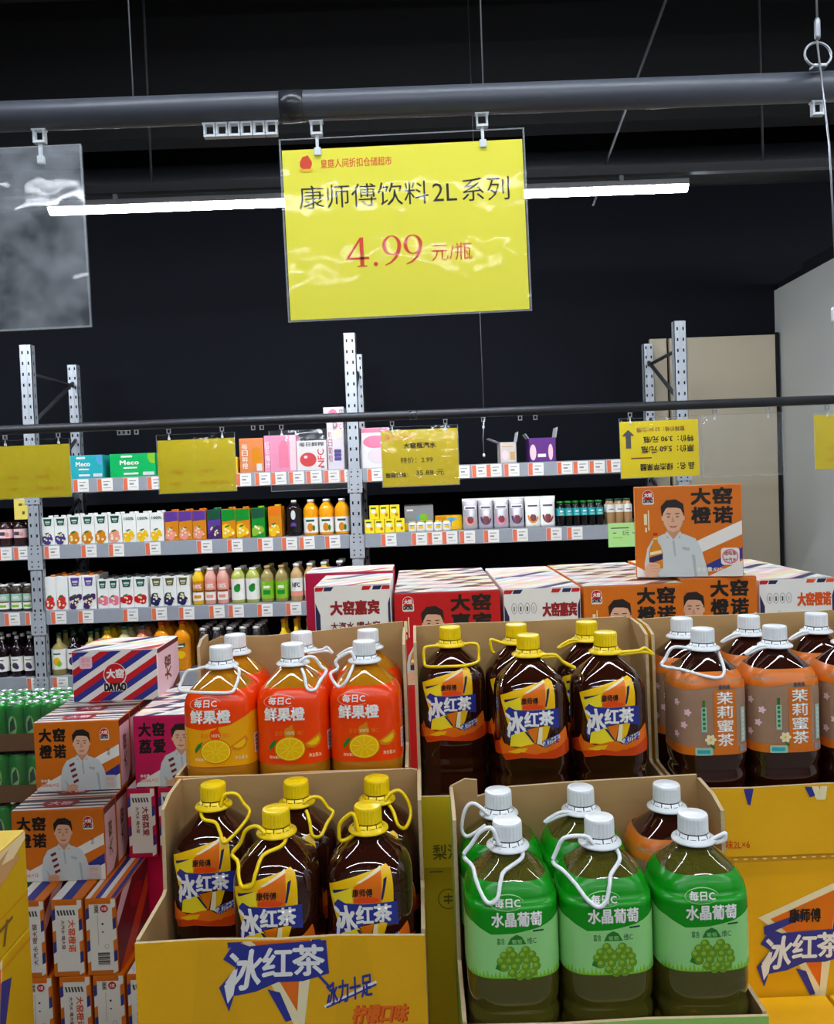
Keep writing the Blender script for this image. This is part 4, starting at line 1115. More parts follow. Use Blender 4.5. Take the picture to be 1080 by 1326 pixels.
def big_bottle(kind, x, y, z, label, group, path=None, rz=0.0):
    cat, name, liq, capm, lab = KIND[kind]
    t = thing(name, label, 'bottle', (x, y, z), rz, group)
    for nm, me in (('bottle_body', bottle_mesh(liq)), ('cap', cap_mesh(capm)), ('label', label_mesh(lab))):
        o = bpy.data.objects.new(nm, me); COL.objects.link(o); o.parent = t
    if capm.name not in _collars:
        _collars[capm.name] = collar_mesh(capm).build('collar', t)
    else:
        o = _collars[capm.name].copy(); COL.objects.link(o); o.parent = t
    if path: handle_mesh(capm, path).build('handle', t)
    return t
rect_l = [(-.024, 0), (-.040, -.004), (-.052, -.006), (-.060, -.020), (-.062, -.033), (-.040, -.034), (-.010, -.033), (.020, -.034), (.028, -.030), (.032, -.014), (.030, -.005), (.022, -.001)]
rect_c = [(-.022, 0), (-.040, -.001), (-.046, -.006), (-.046, -.026), (-.040, -.031), (-.012, -.029), (.024, -.029), (.044, -.027), (.047, -.020), (.046, -.002), (.036, .002), (.022, .001)]
rect_j = [(-.018, -.001), (-.040, .004), (-.054, .002), (-.064, -.014), (-.070, -.024), (-.045, -.028), (-.010, -.036), (.010, -.037), (.018, -.026), (.020, -.006)]
right_loop = [(.012, .003), (.023, .010), (.036, .008), (.046, -.006), (.054, -.013), (.046, -.024), (.038, -.036), (.027, -.033), (.022, -.018), (.016, -.007)]
left_loop = [(-.014, .003), (-.020, .015), (-.034, .010), (-.045, .001), (-.042, -.010), (-.053, -.017), (-.040, -.034), (-.028, -.026), (-.020, -.012), (-.016, -.004)]
right_strap = [(.014, 0), (.030, 0), (.042, -.002), (.052, -.012), (.068, -.021), (.070, -.023), (.054, -.014), (.044, -.004), (.032, -.004), (.016, -.004)]
twist = [(.014, 0), (.032, 0), (.050, .001), (.060, .004), (.072, -.006), (.064, -.003), (.050, -.002), (.034, -.003), (.016, -.004)]
both_back = [(-.020, -.002), (-.036, .004), (-.046, .006), (-.044, -.012), (-.040, -.016)]
left_tab = [(-.016, 0), (-.032, -.004), (-.046, -.010), (-.052, -.012), (-.044, -.006), (-.030, .001), (-.016, .001)]
hang_r = [(.014, .002), (.0195, .018), (.036, .018), (.046, .004), (.055, -.008), (.044, -.024), (.025, -.037), (.018, -.026), (.010, -.014), (-.008, -.011), (-.016, -.003)]
hang_l = [(-.012, .004), (-.023, .0125), (-.038, .007), (-.046, -.010), (-.057, -.023), (-.048, -.030), (-.044, -.042), (-.038, -.052), (-.025, -.048), (-.020, -.034), (-.012, -.017), (.010, -.010), (.016, -.002)]
ring_l = [(-.012, .002), (-.018, .024), (-.030, .018), (-.037, .008), (-.037, -.010), (-.028, -.010), (-.016, -.002)]
ring_r = [(.012, .002), (.020, .012), (.034, .014), (.046, -.004), (.048, -.020), (.040, -.032), (.030, -.026), (.024, -.012), (.016, -.003)]
wild_l = [(-.012, .006), (-.020, .026), (-.034, .022), (-.046, .006), (-.056, -.007), (-.046, -.018), (-.042, -.032), (-.032, -.048), (-.020, -.044), (-.014, -.026), (-.008, -.018), (.014, -.008), (.016, -.001)]
wild_m = [(-.012, .004), (-.020, .012), (-.046, .010), (-.056, -.006), (-.061, -.019), (-.050, -.026), (-.038, -.036), (-.028, -.048), (-.016, -.056), (-.006, -.050), (.000, -.034), (.004, -.024), (.018, -.012), (.016, -.002)]
stub_r = [(.018, .001), (.030, .006), (.036, .008), (.034, .000), (.022, -.003)]
ZA, ZB = 1.05, .872
Y1, Y2 = 1.321, 1.425
GO, GT, GJ, GF, GG = 'orange juice bottles in the upper tray', 'iced tea bottles in the upper tray', 'jasmine tea bottles in the upper tray', 'iced tea bottles in the front tray', 'grape juice bottles in the front tray'
big_bottle('two', -.320, Y1, ZA, 'orange juice bottle with red and yellow label, leftmost in the upper tray', GO, rect_l)
big_bottle('orange', -.206, Y1, ZA, 'orange juice bottle with all orange label in middle of the upper tray', GO, right_loop)
big_bottle('orange', -.092, Y1, ZA, 'orange juice bottle with all orange label at right end of upper tray', GO, left_loop)
big_bottle('orange', -.320, Y2, ZA, 'orange juice bottle behind the red and yellow labelled one', GO, None)
big_bottle('orange', -.206, Y2, ZA, 'orange juice bottle behind the middle one of the upper tray', GO, [(a * .74, b) for a, b in twist])
big_bottle('orange', -.092, Y2, ZA, 'orange juice bottle behind the right one, whitest cap in the upper tray', GO, left_tab)
big_bottle('tea', .049, Y2, ZA, 'iced tea bottle standing alone at left in the upper tray', GT, rect_c)
big_bottle('tea', .169, Y1, ZA, 'iced tea bottle at front middle of the upper tray', GT, right_strap)
big_bottle('tea', .292, Y1, ZA, 'iced tea bottle at front right of the upper tray', GT, twist)
big_bottle('tea', .163, Y2 + .002, ZA, 'iced tea bottle behind the front middle one in the upper tray', GT, both_back)
big_bottle('tea', .284, Y2 + .002, ZA, 'iced tea bottle behind the front right one in the upper tray', GT, left_tab)
big_bottle('jasmine', .447, Y1, ZA, 'brown jasmine tea bottle at front left with loose square handle', GJ, rect_j)
big_bottle('jasmine', .562, Y1, ZA, 'brown jasmine tea bottle second from left in front row', GJ, left_tab)
big_bottle('jasmine', .680, Y1, ZA, 'brown jasmine tea bottle cut off by the right picture edge', GJ, None)
big_bottle('jasmine', .447, Y2, ZA, 'jasmine tea bottle behind the front left one', GJ, None)
big_bottle('jasmine', .562, Y2, ZA, 'jasmine tea bottle behind the second one from left', GJ, left_tab)
big_bottle('jasmine', .678, Y2, ZA, 'jasmine tea bottle in the rear row nearest the right edge', GJ, left_tab)
y1, y2 = 1.096, 1.1985
big_bottle('tea', -.202, y1, ZB, 'iced tea bottle in the middle of the front tray with dangling handle', GF, hang_l)
big_bottle('tea', -.080, y1, ZB, 'iced tea bottle at front right of the front tray', GF, ring_l)
big_bottle('tea', -.3105, y2, ZB, 'iced tea bottle at left rear of the front tray beside an empty place', GF, hang_r)
big_bottle('tea', -.190, y2, ZB, 'iced tea bottle at middle rear of the front tray', GF, right_loop)
big_bottle('tea', -.073, y2, ZB, 'iced tea bottle at right rear of the front tray', GF, ring_r)
y3, y4 = 1.029, 1.132
big_bottle('grape', .098, y3, ZB, 'green grape juice bottle at front left with long curled handle', GG, wild_l)
big_bottle('grape', .213, y3, ZB, 'green grape juice bottle at front middle', GG, wild_m)
big_bottle('grape', .330, y3, ZB, 'green grape juice bottle at front right', GG, stub_r)
big_bottle('grape', .097, y4, ZB, 'green grape juice bottle at left rear behind the curled handle', GG, [(-.014, .002), (-.034, .018), (-.046, .010), (-.052, -.016), (-.044, -.026), (-.020, -.010)])
big_bottle('grape', .210, y4, ZB, 'green grape juice bottle at middle rear', GG, left_tab)
big_bottle('jasmine', .328, y4, ZB, 'brown jasmine tea bottle standing among the green grape juice bottles', GG, None)

# ---------------------------------------------------------------- cut cardboard display trays
def panel(mb, p, q, prof, m_in, m_out, th=.005, side=1):
    """upright board from p to q in plan; prof = outline (distance along, z); m_out on the left side of p->q"""
    d = Vector((q[0] - p[0], q[1] - p[1])); L = d.length; d /= L
    n = Vector((-d.y, d.x)) * th
    f = lambda a, z, k: (p[0] + d.x * a * L + n.x * k, p[1] + d.y * a * L + n.y * k, z)
    tri = tessellate_polygon([[Vector((a * L, z, 0)) for a, z in prof]])
    N = len(prof)
    v0 = [f(a, z, 0) for a, z in prof]; v1 = [f(a, z, 1) for a, z in prof]
    mb.mesh(v0, [tuple(t) for t in tri], m_in); mb.mesh(v1, [tuple(t) for t in tri], m_out)
    mb.mesh(v0 + v1, [(i, (i + 1) % N, N + (i + 1) % N, N + i) for i in range(N)], kraft_edge)
def tray(label, x0, x1, yf, yb, z0, hb, hf, outm, art=None, lw=None, rw=None, backprof=None, flare=(0, 0), cutl=.45, cutr=.45, group='cut cardboard display trays', frontprof=None):
    t = thing('display_tray', label, 'tray', (0, 0, 0), 0, group)
    mb = MB(); mb.box(x0, x1, yf, yb, z0, z0 + .006, kraft); mb.build('tray_base', t)
    mb = MB(); panel(mb, (x0, yb), (x1, yb), backprof or [(0, z0), (1, z0), (1, hb), (.97, hb + .002), (.5, hb), (.2, hb + .001), (.0, hb - .002)], kraft, outm, .005); mb.build('back_panel', t)
    sp = lambda c: [(0, z0), (1, z0), (1, hf + .001), (c + .04, hf + .004), (c, hf + .008), (c - .02, hb - .012), (c * .6, hb - .002), (0, hb)]
    # sides run from the back corner to the front corner
    mb = MB(); panel(mb, (x0, yb), (x0, yf), lw or sp(cutl), kraft, outm, -.005); mb.build('side_panel', t)
    mb = MB(); panel(mb, (x1, yb), (x1 + flare[1], yf), rw or sp(cutr), kraft, outm, .005); mb.build('side_panel', t)
    mb = MB(); panel(mb, (x0 - .004, yf - .004), (x1 + .004 + flare[1], yf - .004), frontprof or [(0, z0), (1, z0), (1, hf), (.6, hf + .0015), (.3, hf - .001), (0, hf + .001)], kraft, outm, -.0045)
    if art:
        P = Print(.45); art(P, x1 - x0 + .008, hf - z0); P.clip(0, 0, x1 - x0 + .008, hf - z0 - .002)
        P.emit(mb, on_plane((x0 - .004, yf - .0085, z0), (1, 0, 0), (0, 0, 1), .0003))
    mb.build('front_panel', t)
    return t
def tea_logo(P, cx, cy, s, orange='flame'):
    """carton logo; s = width of the three characters"""
    q = lambda a, b: (cx + a * s, cy + b * s)
    L = lambda pts: [q(*p) for p in pts]
    P.poly(L([(-.62, .42), (.55, .92), (.52, .80), (.28, -.72), (.16, -.72), (-.30, .18)]), 'cream', 1)
    P.poly(L([(-.45, .40), (.50, .80), (.22, -.60), (-.18, .16)]), orange, 2)
    P.poly(L([(-.05, .55), (.46, .76), (.30, .20), (.05, .25)]), 'orange', 3)
    P.poly(L([(-.55, .30), (-.05, .46), (.0, .40), (-.54, .18)]), 'blue', 4)
    P.poly(L([(.48, .68), (.66, .62), (.45, .12), (.38, .14)]), 'blue', 4)
    P.poly(L([(-.12, -.30), (.02, -.34), (.14, -.66), (.07, -.68)]), 'blue', 4)
    P.poly(L([(.24, -.20), (.36, -.20), (.27, -.72), (.19, -.72)]), 'cream', 4)
    P.poly(L([(-.60, .06), (-.46, .26), (-.30, .20), (.0, .22), (.56, .24), (.58, -.14), (.28, -.22), (.0, -.22), (-.25, -.32), (-.50, -.36), (-.56, -.54), (-.66, -.26), (-.46, -.04)]), 'blue', 5)
    P.text('冰', *q(-.56, -.30), *q(-.16, .17), 'white', 6, .03, shear=.2); P.text('红', *q(-.17, -.16), *q(.18, .18), 'white', 6, .03, shear=.05); P.text('茶', *q(.17, -.16), *q(.54, .20), 'white', 6, .03)
    P.poly(L([(-.60, -.24), (-.44, -.04), (-.50, -.34), (-.57, -.44)]), 'white', 7)
    P.text('康师傅', *q(-.2, .34), *q(.24, .54), 'black', 6, .03)
    P.line(L([(.52, -.52), (1.10, -.26)]), s * .03, 'white', 3); P.line(L([(.54, -.53), (1.10, -.29)]), s * .02, 'blue', 4)
    P.text('冰力十足', *q(.54, -.47), *q(1.06, -.20), 'blue', 5, .02, slope=.22); P.line(L([(.46, -.16), (.58, -.30), (.62, -.26)]), s * .03, 'blue', 4)
def b4_art(P, w_, h):
    for k in range(5): P.poly([(k * .09 - .03, 0), (k * .09 + .05, 0), (k * .09 + .02, h), (k * .09 - .01, h)], 'cartonyellow', 0.5) if k % 2 else None
    tea_logo(P, .178, h - .030, .112)
    P.text('柠檬口味', .270, h - .112, .340, h - .088, 'flame', 2, .03, shear=.2); P.text('柠檬口味', .2715, h - .113, .3415, h - .089, 'rust', 1, .045, shear=.2)
TR = .005
tray('kraft tray of iced tea with yellow printed front, front left', -.3705, -.014, 1.040, 1.2518, ZB - .0065, 1.172, 1.040, yellow_card, b4_art,
     frontprof=[(0, ZB - .0065), (1, ZB - .0065), (1, 1.037), (.7, 1.041), (.5, 1.039), (.25, 1.042), (0, 1.040)])
tray('kraft tray of grape juice with pale green front edge, front right', .037, .3885, .973, 1.1875, ZB - .0065, 1.168, .962, green_card, None,
     backprof=[(0, ZB - .0065), (1, ZB - .0065), (1, 1.172), (.5, 1.168), (.22, 1.164), (.10, 1.152), (.10, 1.176), (.05, 1.178), (-.01, 1.168)])
tray('kraft tray holding the orange juice bottles', -.380, -.0325, 1.2675, 1.4805, ZA - .0065, 1.352, 1.171, cm('amber'), None,
     backprof=[(0, ZA - .0065), (1, ZA - .0065), (1, 1.362), (.9, 1.360), (.6, 1.351), (.3, 1.345), (.06, 1.347), (0, 1.338)], cutl=.30, cutr=.52)
def pear_art(P, w_, h):
    P.text('梨汁', .018, .012, .062, .036, 'olive', 1, .02)
tray('kraft tray holding the upper iced tea bottles, yellow green front', -.009, .371, 1.2675, 1.4805, ZA - .0325, 1.354, 1.127, pear_card, pear_art, cutl=.50, cutr=.5)
def a3_art(P, w_, h):
    for x in (.085, .30):
        P.poly([(x + .012, h), (x + .028, h), (x + .022, h - .028), (x + .018, h - .026)], 'blue', 2)
    tea_logo(P, .190, h + .060, .115)
    P.text('柠檬口味2L×6', .03, .012, .105, .026, 'rust', 2, .01)
tray('kraft tray holding the jasmine tea bottles, yellow printed front', .389, .742, 1.2675, 1.4805, ZA - .0325, 1.352, 1.124, yellow_card, a3_art, cutl=.46, cutr=.5)
for x0, x1 in ((-.009, .371), (.389, .742)):                    # raised card floor inside the deep trays
    mb = MB(); mb.box(x0 + .001, x1 - .001, 1.2665, 1.4795, ZA - .026, ZA - .0005, kraft)
    tag(mb.build('card_insert'), 'kraft card insert lying under the bottles of the %s tray' % ('upper iced tea' if x0 < 0 else 'jasmine tea'), 'insert')
# drop the orange tray's base to the same stack height
mb = MB(); mb.box(-.380, -.0325, 1.2665, 1.4795, ZA - .032, ZA - .007, kraft); tag(mb.build('card_insert'), 'kraft card layer under the orange juice tray', 'insert')

# closed cartons carrying the trays
def case(name, label, x0, x1, y0, y1, z0, z1, m, art=None, side=None, group=None, topart=None, gap=.0015, kind='carton', rz=0.0):
    t = thing(name, label, kind, ((x0 + x1) / 2, (y0 + y1) / 2, z0), rz, group)
    a, b, h = (x1 - x0) / 2 - gap, (y1 - y0) / 2 - gap, z1 - z0 - .0005
    mb = MB(); mb.box(-a, a, -b, b, 0, h, m, .003)
    if art:
        P = Print(.42); art(P, 2 * a, h); P.clip(.002, .002, 2 * a - .002, h - .002); P.emit(mb, on_plane((-a, -b, 0), (1, 0, 0), (0, 0, 1), .0004))
    if side:
        P = Print(.42); side(P, 2 * b, h); P.clip(.002, .002, 2 * b - .002, h - .002); P.emit(mb, on_plane((a, -b, 0), (0, 1, 0), (0, 0, 1), .0004))
    if topart:
        P = Print(.42); topart(P, 2 * a, 2 * b); P.clip(.002, .002, 2 * a - .002, 2 * b - .002); P.emit(mb, on_plane((-a, -b, h), (1, 0, 0), (0, 1, 0), .0004))
    mb.build('carton', t)
    return t
def tea_case_art(P, w_, h):
    P.rect(0, h - .010, w_, h, 'cartonyellow2', 1)
    for k in range(24): P.rect(.004 + k * w_ / 24, h - .006, .010 + k * w_ / 24, h - .004, 'cream', 2)
    tea_logo(P, w_ * .51, h * .5 + .005, .112); P.text('柠檬口味2L×6', .035, .014, .10, .030, 'rust', 2, .01)
def pear_case_art(P, w_, h):
    P.ringe(.037, h - .05, .016, .016, .0015, .0015, 'olive', 1, 24); P.rect(.030, h - .054, .044, h - .051, 'olive', 1); P.rect(.030, h - .048, .044, h - .045, 'olive', 1); P.rect(.036, h - .058, .038, h - .042, 'olive', 1); P.rect(.046, h - .185, .075, h - .135, 'leaf', 1); P.text('梨汁', .03, .014, .075, .044, 'olive', 1, .02)
    for k in range(6): P.rect(.01 + k * .06, h - .008, .03 + k * .06, h - .006, 'kraftink', 1)
def plain_top(P, w_, d): P.rect(w_ * .0, d * .48, w_, d * .53, 'cartonyellow2', 1); P.text('冰红茶', w_ * .1, d * .25, w_ * .3, d * .38, 'kraftink', 1, .01)
zA = ZA - .033
HID = 'cartons hidden low in the stacks'
pal_m = mat('pallet_wood', (150, 118, 80), rough=.85, noise=.2, nscale=12, stretch=(1, 8, 1))
def pallet(label, x0, x1, y0, y1, h):
    t = thing('pallet', label, 'pallet', ((x0 + x1) / 2, (y0 + y1) / 2, 0))
    a, b = (x1 - x0) / 2, (y1 - y0) / 2
    for k in range(6):
        mb = MB(); w_ = 2 * a / 6; mb.box(-a + k * w_ + .004, -a + (k + 1) * w_ - .004, -b, b, h - .018, h - .0005, pal_m); mb.build('deck_board', t)
    for y in (-b, -.04, b - .08):
        mb = MB(); mb.box(-a, a, y, y + .08, 0, h - .0185, pal_m); mb.build('runner', t)
pallet('wooden pallet under the drink trays at the front', -.40, .80, .95, 1.72, .12)
hA = (zA - .12) / 3
for i, (x0, x1) in enumerate(((-.383, -.033), (-.012, .376), (.386, .748))):
    m, art = (yellow_card, tea_case_art) if i != 1 else (pear_card, pear_case_art)
    where = ('orange juice tray', 'upper iced tea tray', 'jasmine tea tray')[i]
    for k in range(3):
        lab = ('closed yellow %s carton directly under the %s' % ('tea' if i != 1 else 'pear juice', where)) if k == 2 else 'closed carton low in the stack, %s layer under the %s' % (('bottom', 'middle')[k], where)
        case('drink_carton', lab, x0, x1, 1.262, 1.482, .12 + k * hA, .12 + (k + 1) * hA, m, art if k == 2 else None, None, 'closed cartons under the upper trays')
for k in range(3):
    case('drink_carton', 'plain closed carton behind the orange juice tray stack, %s layer' % ('bottom', 'middle', 'top')[k], -.383, -.033, 1.487, 1.705, .12 + k * .292, .12 + (k + 1) * .292, kraft, None, None, 'closed cartons behind the orange juice tray')
big_bottle('orange', -.168, 1.56, .996, 'lone juice bottle behind the orange juice tray, only its cap showing', 'juice bottle behind the tray')
hB = (ZB - .007 - .12) / 2
for i, (x0, x1, ya, yb) in enumerate(((-.376, -.012, 1.036, 1.2575), (.034, .394, .973, 1.19))):
    for k in range(2):
        case('drink_carton', 'closed yellow carton under the front %s tray, %s' % (('iced tea', 'grape juice')[i], ('lower layer', 'upper layer')[k]), x0, x1, ya, yb, .12 + k * hB, .12 + (k + 1) * hB, yellow_card, tea_case_art if k == 1 else None, None, 'closed cartons under the front trays')
case('drink_carton', 'closed yellow carton with flat top at right of the grape juice tray', .405, .60, 1.045, 1.258, .12 + hB, .80, yellow_card, tea_case_art, None, 'closed cartons under the front trays', plain_top)
case('drink_carton', 'closed yellow carton low at right of the grape juice tray', .405, .60, 1.045, 1.258, .12, .12 + hB, yellow_card, None, None, 'closed cartons under the front trays')
case('drink_carton', 'closed yellow carton in the lower right corner of the picture', .603, .79, 1.06, 1.258, .12 + hB, .80, yellow_card, None, None, 'closed cartons under the front trays', plain_top)
case('drink_carton', 'closed yellow carton low in the right corner stack', .603, .79, 1.06, 1.258, .12, .12 + hB, yellow_card, None, None, 'closed cartons under the front trays')

# yellow cartons at the lower left edge, their long side turned to the aisle
def lside(top):
    def f(P, d, h):
        if top:
            P.poly([(0, h * .45), (d * .55, h * .52), (d, h * .92), (d, h), (0, h)], 'cream', 1)
            P.poly([(d * .2, h * .50), (d * .62, h * .55), (d * .96, h * .80), (d * .8, h * .86), (d * .86, h * .95), (d * .5, h * .8)], 'tan', 2)
            P.rect(0, h * .36, d, h * .38, 'cartonyellow2', 1); [P.line([(d * (.55 + .08 * k), h * .10), (d * (.58 + .08 * k), h * .30)], .006, 'kraftink', 2) for k in range(4)]; P.line([(d * .54, h * .24), (d * .86, h * .28)], .005, 'kraftink', 2)
        else:
            P.rect(0, h * .93, d, h * .95, 'cartonyellow2', 1); tea_logo(P, d * .55, h * .5, d * .42); P.text('2L×6', d * .7, h * .06, d * .9, h * .16, 'kraftink', 2)
            P.line([(0, h * .2), (d, h * .3)], .003, 'kraftink', 1)
    return f
pallet('wooden pallet under the yellow cartons at the lower left', -.94, -.605, .86, 1.26, .12)
for k, (z0, z1) in enumerate(((.12, .40), (.40, .68), (.68, .955), (.955, 1.105))):
    case('drink_carton', 'yellow carton at the lower left edge, %s' % ('bottom of its stack', 'second from the bottom', 'second from the top', 'topmost with cream and brown print')[k], -.93, -.609, .87, 1.25, z0, z1, mat('lemon_carton', (206, 172, 10), rough=.5, noise=.05, nscale=14), None, lside(k == 3) if k > 1 else None, 'yellow cartons at the left edge')

# ---------------------------------------------------------------- soda cartons
def man(P, cx, y0, s, l=3):
    """printed half figure of a person in a pale shirt; cx = neck centre, y0 = bottom edge, s = overall height"""
    q = lambda a, b: (cx + a * s, y0 + b * s)
    L = lambda pts: [q(*p) for p in pts]
    P.poly(L([(-.36, 0), (-.37, .18), (-.33, .38), (-.26, .50), (-.12, .565), (0, .58), (.12, .565), (.27, .50), (.34, .36), (.40, .12), (.42, 0)]), 'shirt', l)
    P.poly(L([(.22, .30), (.25, .0), (.28, .0), (.26, .28)]), 'shirtfold', l + 1); P.poly(L([(-.02, .50), (.01, .50), (.025, .28), (.005, .27)]), 'shirtfold', l + 1)
    P.poly(L([(-.30, .20), (-.20, .06), (-.18, .0), (-.23, 0)]), 'shirtfold', l + 1); P.poly(L([(.10, .40), (.20, .38), (.19, .34), (.11, .36)]), 'shirtfold', l + 1)
    P.poly(L([(-.085, .52), (.0, .47), (.085, .52), (.075, .66), (-.075, .66)]), 'skinshade', l + 1)
    P.poly(L([(-.10, .575), (-.085, .60), (0, .49), (-.02, .45)]), 'shirt', l + 2); P.poly(L([(.10, .575), (.085, .60), (0, .49), (.02, .45)]), 'shirt', l + 2)
    P.ell(*q(0, .80), .135 * s, .205 * s, 'hair', l + 1, 22)
    P.poly(L([(-.125, .82), (-.118, .70), (-.075, .615), (0, .585), (.075, .615), (.118, .70), (.125, .82), (.09, .90), (-.08, .905)]), 'skin', l + 2)
    P.ell(*q(-.128, .765), .016 * s, .035 * s, 'skin', l + 2, 10); P.ell(*q(.128, .765), .016 * s, .035 * s, 'skin', l + 2, 10)
    P.poly(L([(-.14, .80), (-.15, .92), (-.08, 1.0), (.04, 1.01), (.13, .95), (.145, .80), (.12, .88), (.05, .90), (-.06, .91), (-.115, .87)]), 'hair', l + 3)
    for d in (-1, 1):
        P.poly(L([(d * .025, .815), (d * .085, .822), (d * .08, .832), (d * .03, .828)]), 'hair', l + 3); P.ell(*q(d * .055, .785), .021 * s, .007 * s, 'hair', l + 3, 10)
        pass
    P.poly(L([(-.012, .78), (.004, .78), (.022, .715), (-.022, .715)]), 'skinshade', l + 3)
    P.poly(L([(-.052, .672), (0, .662), (.052, .672), (.028, .645), (-.028, .645)]), 'lip', l + 3)
def man_bottle(P, cx, y0, s, l=8):
    q = lambda a, b: (cx + a * s, y0 + b * s)
    L = lambda pts: [q(*p) for p in pts]
    P.poly(L([(-.31, .12), (-.14, .12), (-.14, .32), (-.16, .40), (-.195, .46), (-.20, .57), (-.25, .57), (-.255, .46), (-.29, .40), (-.31, .32)]), 'amber', l)
    P.poly(L([(-.31, .26), (-.14, .31), (-.14, .24), (-.31, .18)]), 'navy', l + 1); P.poly(L([(-.295, .33), (-.155, .36), (-.15, .32), (-.30, .29)]), 'cream', l + 1)
    P.rect(*q(-.252, .545), *q(-.198, .58), 'red', l + 1); P.rect(*q(-.25, .50), *q(-.20, .515), 'cream', l + 1)
    P.poly(L([(-.36, .0), (-.37, .12), (-.31, .20), (-.21, .19), (-.17, .16), (-.19, .12), (-.17, .09), (-.20, .05), (-.24, 0)]), 'skin', l + 2)
    for k in range(3): P.line(L([(-.30, .16 - .035 * k), (-.19, .15 - .035 * k)]), .008 * s, 'skinshade', l + 3)
def hand_stripes(P, cx, y0, s, l=8):
    """dark slanted marks of the bottle label the person holds"""
    q = lambda a, b: (cx + a * s, y0 + b * s)
    L = lambda pts: [q(*p) for p in pts]
    P.poly(L([(-.24, .10), (-.09, .06), (-.06, .2), (-.12, .40), (-.16, .50), (-.21, .49), (-.22, .36)]), 'shirt', l)
    for k in range(4): P.poly(L([(-.215 + .018 * k, .44 - .09 * k), (-.13 + .018 * k, .48 - .09 * k), (-.12 + .018 * k, .44 - .09 * k), (-.20 + .018 * k, .40 - .09 * k)]), 'maroon', l + 1)
    P.poly(L([(-.28, .0), (-.26, .10), (-.16, .13), (-.08, .10), (-.10, .0)]), 'skin', l + 2)
    for k in range(3): P.line(L([(-.24, .09 - .03 * k), (-.11, .095 - .03 * k)]), .007 * s, 'skinshade', l + 3)
def soda_logo(P, cx, cy, r, l=3):
    P.rect(cx - r * 1.05, cy - r * 1.75, cx + r * 1.05, cy - r * .2, 'white', l, r * .3); P.ell(cx, cy, r, r, 'white', l, 24); P.ell(cx, cy, r * .92, r * .92, 'red', l + 1, 24)
    P.text('大窑', cx - r * .72, cy - r * .38, cx + r * .72, cy + r * .48, 'white', l + 2, .04); P.text('DAYAO', cx - r * .9, cy - r * 1.45, cx + r * .9, cy - r * .62, 'black', l + 2, .045)
def heavy(P, s, x0, y0, x1, y1, c='black', l=3): P.text(s, x0, y0, x1, y1, c, l, .04)
def face_big(ground, name2, stripe='white', stripe2='blue', bottle=True):
    def f(P, w_, h):
        R = lambda pts, c, l=1: P.poly([(a * w_, b * h) for a, b in pts], c, l)
        R([(.55, .38), (.60, .26), (1, .46), (1, .61)], stripe, 1); R([(.60, .10), (.62, .03), (1, .20), (1, .32)], stripe2, 1); R([(.66, .0), (1, 0), (1, .18)], 'white', 1); R([(0, 0), (.2, 0), (0, .13)], 'white', 1)
        soda_logo(P, .13 * w_, .905 * h, .052 * w_)
        for k, ch in enumerate('大窑' + name2):
            x, y = .53 + .20 * (k % 2), .785 - .205 * (k // 2); heavy(P, ch, x * w_, y * h, (x + .185) * w_, (y + .185) * h)
        man(P, .36 * w_, 0, .845 * h)
        if bottle: man_bottle(P, .36 * w_, 0, .845 * h)
        P.rect(.795 * w_, .13 * h, .965 * w_, .315 * h, 'white', 8, .03 * w_); P.ringe(.88 * w_, .222 * h, .075 * w_, .08 * h, .004, .004, 'pink', 9)
        P.text('橙味果', .825 * w_, .23 * h, .935 * w_, .285 * h, 'darkred', 9, .02); P.text('汁汽水', .825 * w_, .155 * h, .935 * w_, .21 * h, 'darkred', 9, .02)
        P.text('净含量:520mL×12', .56 * w_, .06 * h, .95 * w_, .11 * h, 'white', 10, .02); P.rect(.085 * w_, .58 * h, .115 * w_, .70 * h, 'cream', 3); P.rect(.125 * w_, .52 * h, .135 * w_, .74 * h, 'cream', 3); P.rect(.095 * w_, .50 * h, .110 * w_, .55 * h, 'cream', 3)
    return f
def face_small(name2, alt='orange'):
    def f(P, w_, h):
        R = lambda pts, c, l=1: P.poly([(a * w_, b * h) for a, b in pts], c, l)
        R([(.60, .40), (.66, .30), (1, .50), (1, .66)], 'white', 1); R([(.70, .16), (.76, .08), (1, .24), (1, .38)], 'blue', 1); R([(.70, 0), (1, 0), (1, .24), (.76, .08)], 'white', 1)
        R([(0, 0), (.36, 0), (.36, .28), (.02, .06)], 'white', 1)
        soda_logo(P, .83 * w_, .83 * h, .052 * w_)
        for k, ch in enumerate('大窑' + name2):
            x, y = .06 + .165 * (k % 2), .715 - .235 * (k // 2); heavy(P, ch, x * w_, y * h, (x + .15) * w_, (y + .20) * h)
        man(P, .56 * w_, 0, .88 * h); hand_stripes(P, .56 * w_, 0, .88 * h)
        P.rect(.80 * w_, .03 * h, .95 * w_, .22 * h, 'palegrey', 9, .02 * w_); P.text('橙味', .83 * w_, .13 * h, .92 * w_, .19 * h, 'peach', 10); P.text('汽水', .83 * w_, .055 * h, .92 * w_, .115 * h, 'peach', 10)
        P.text('净含量:', .06 * w_, .14 * h, .18 * w_, .185 * h, 'white', 3, .03); P.text('520mL×12', .06 * w_, .075 * h, .27 * w_, .125 * h, 'peach', 3, .03); P.vtext('橙诺', .85 * w_, .50 * h, .885 * w_, .60 * h, 'darkgrey', 3)
    return f
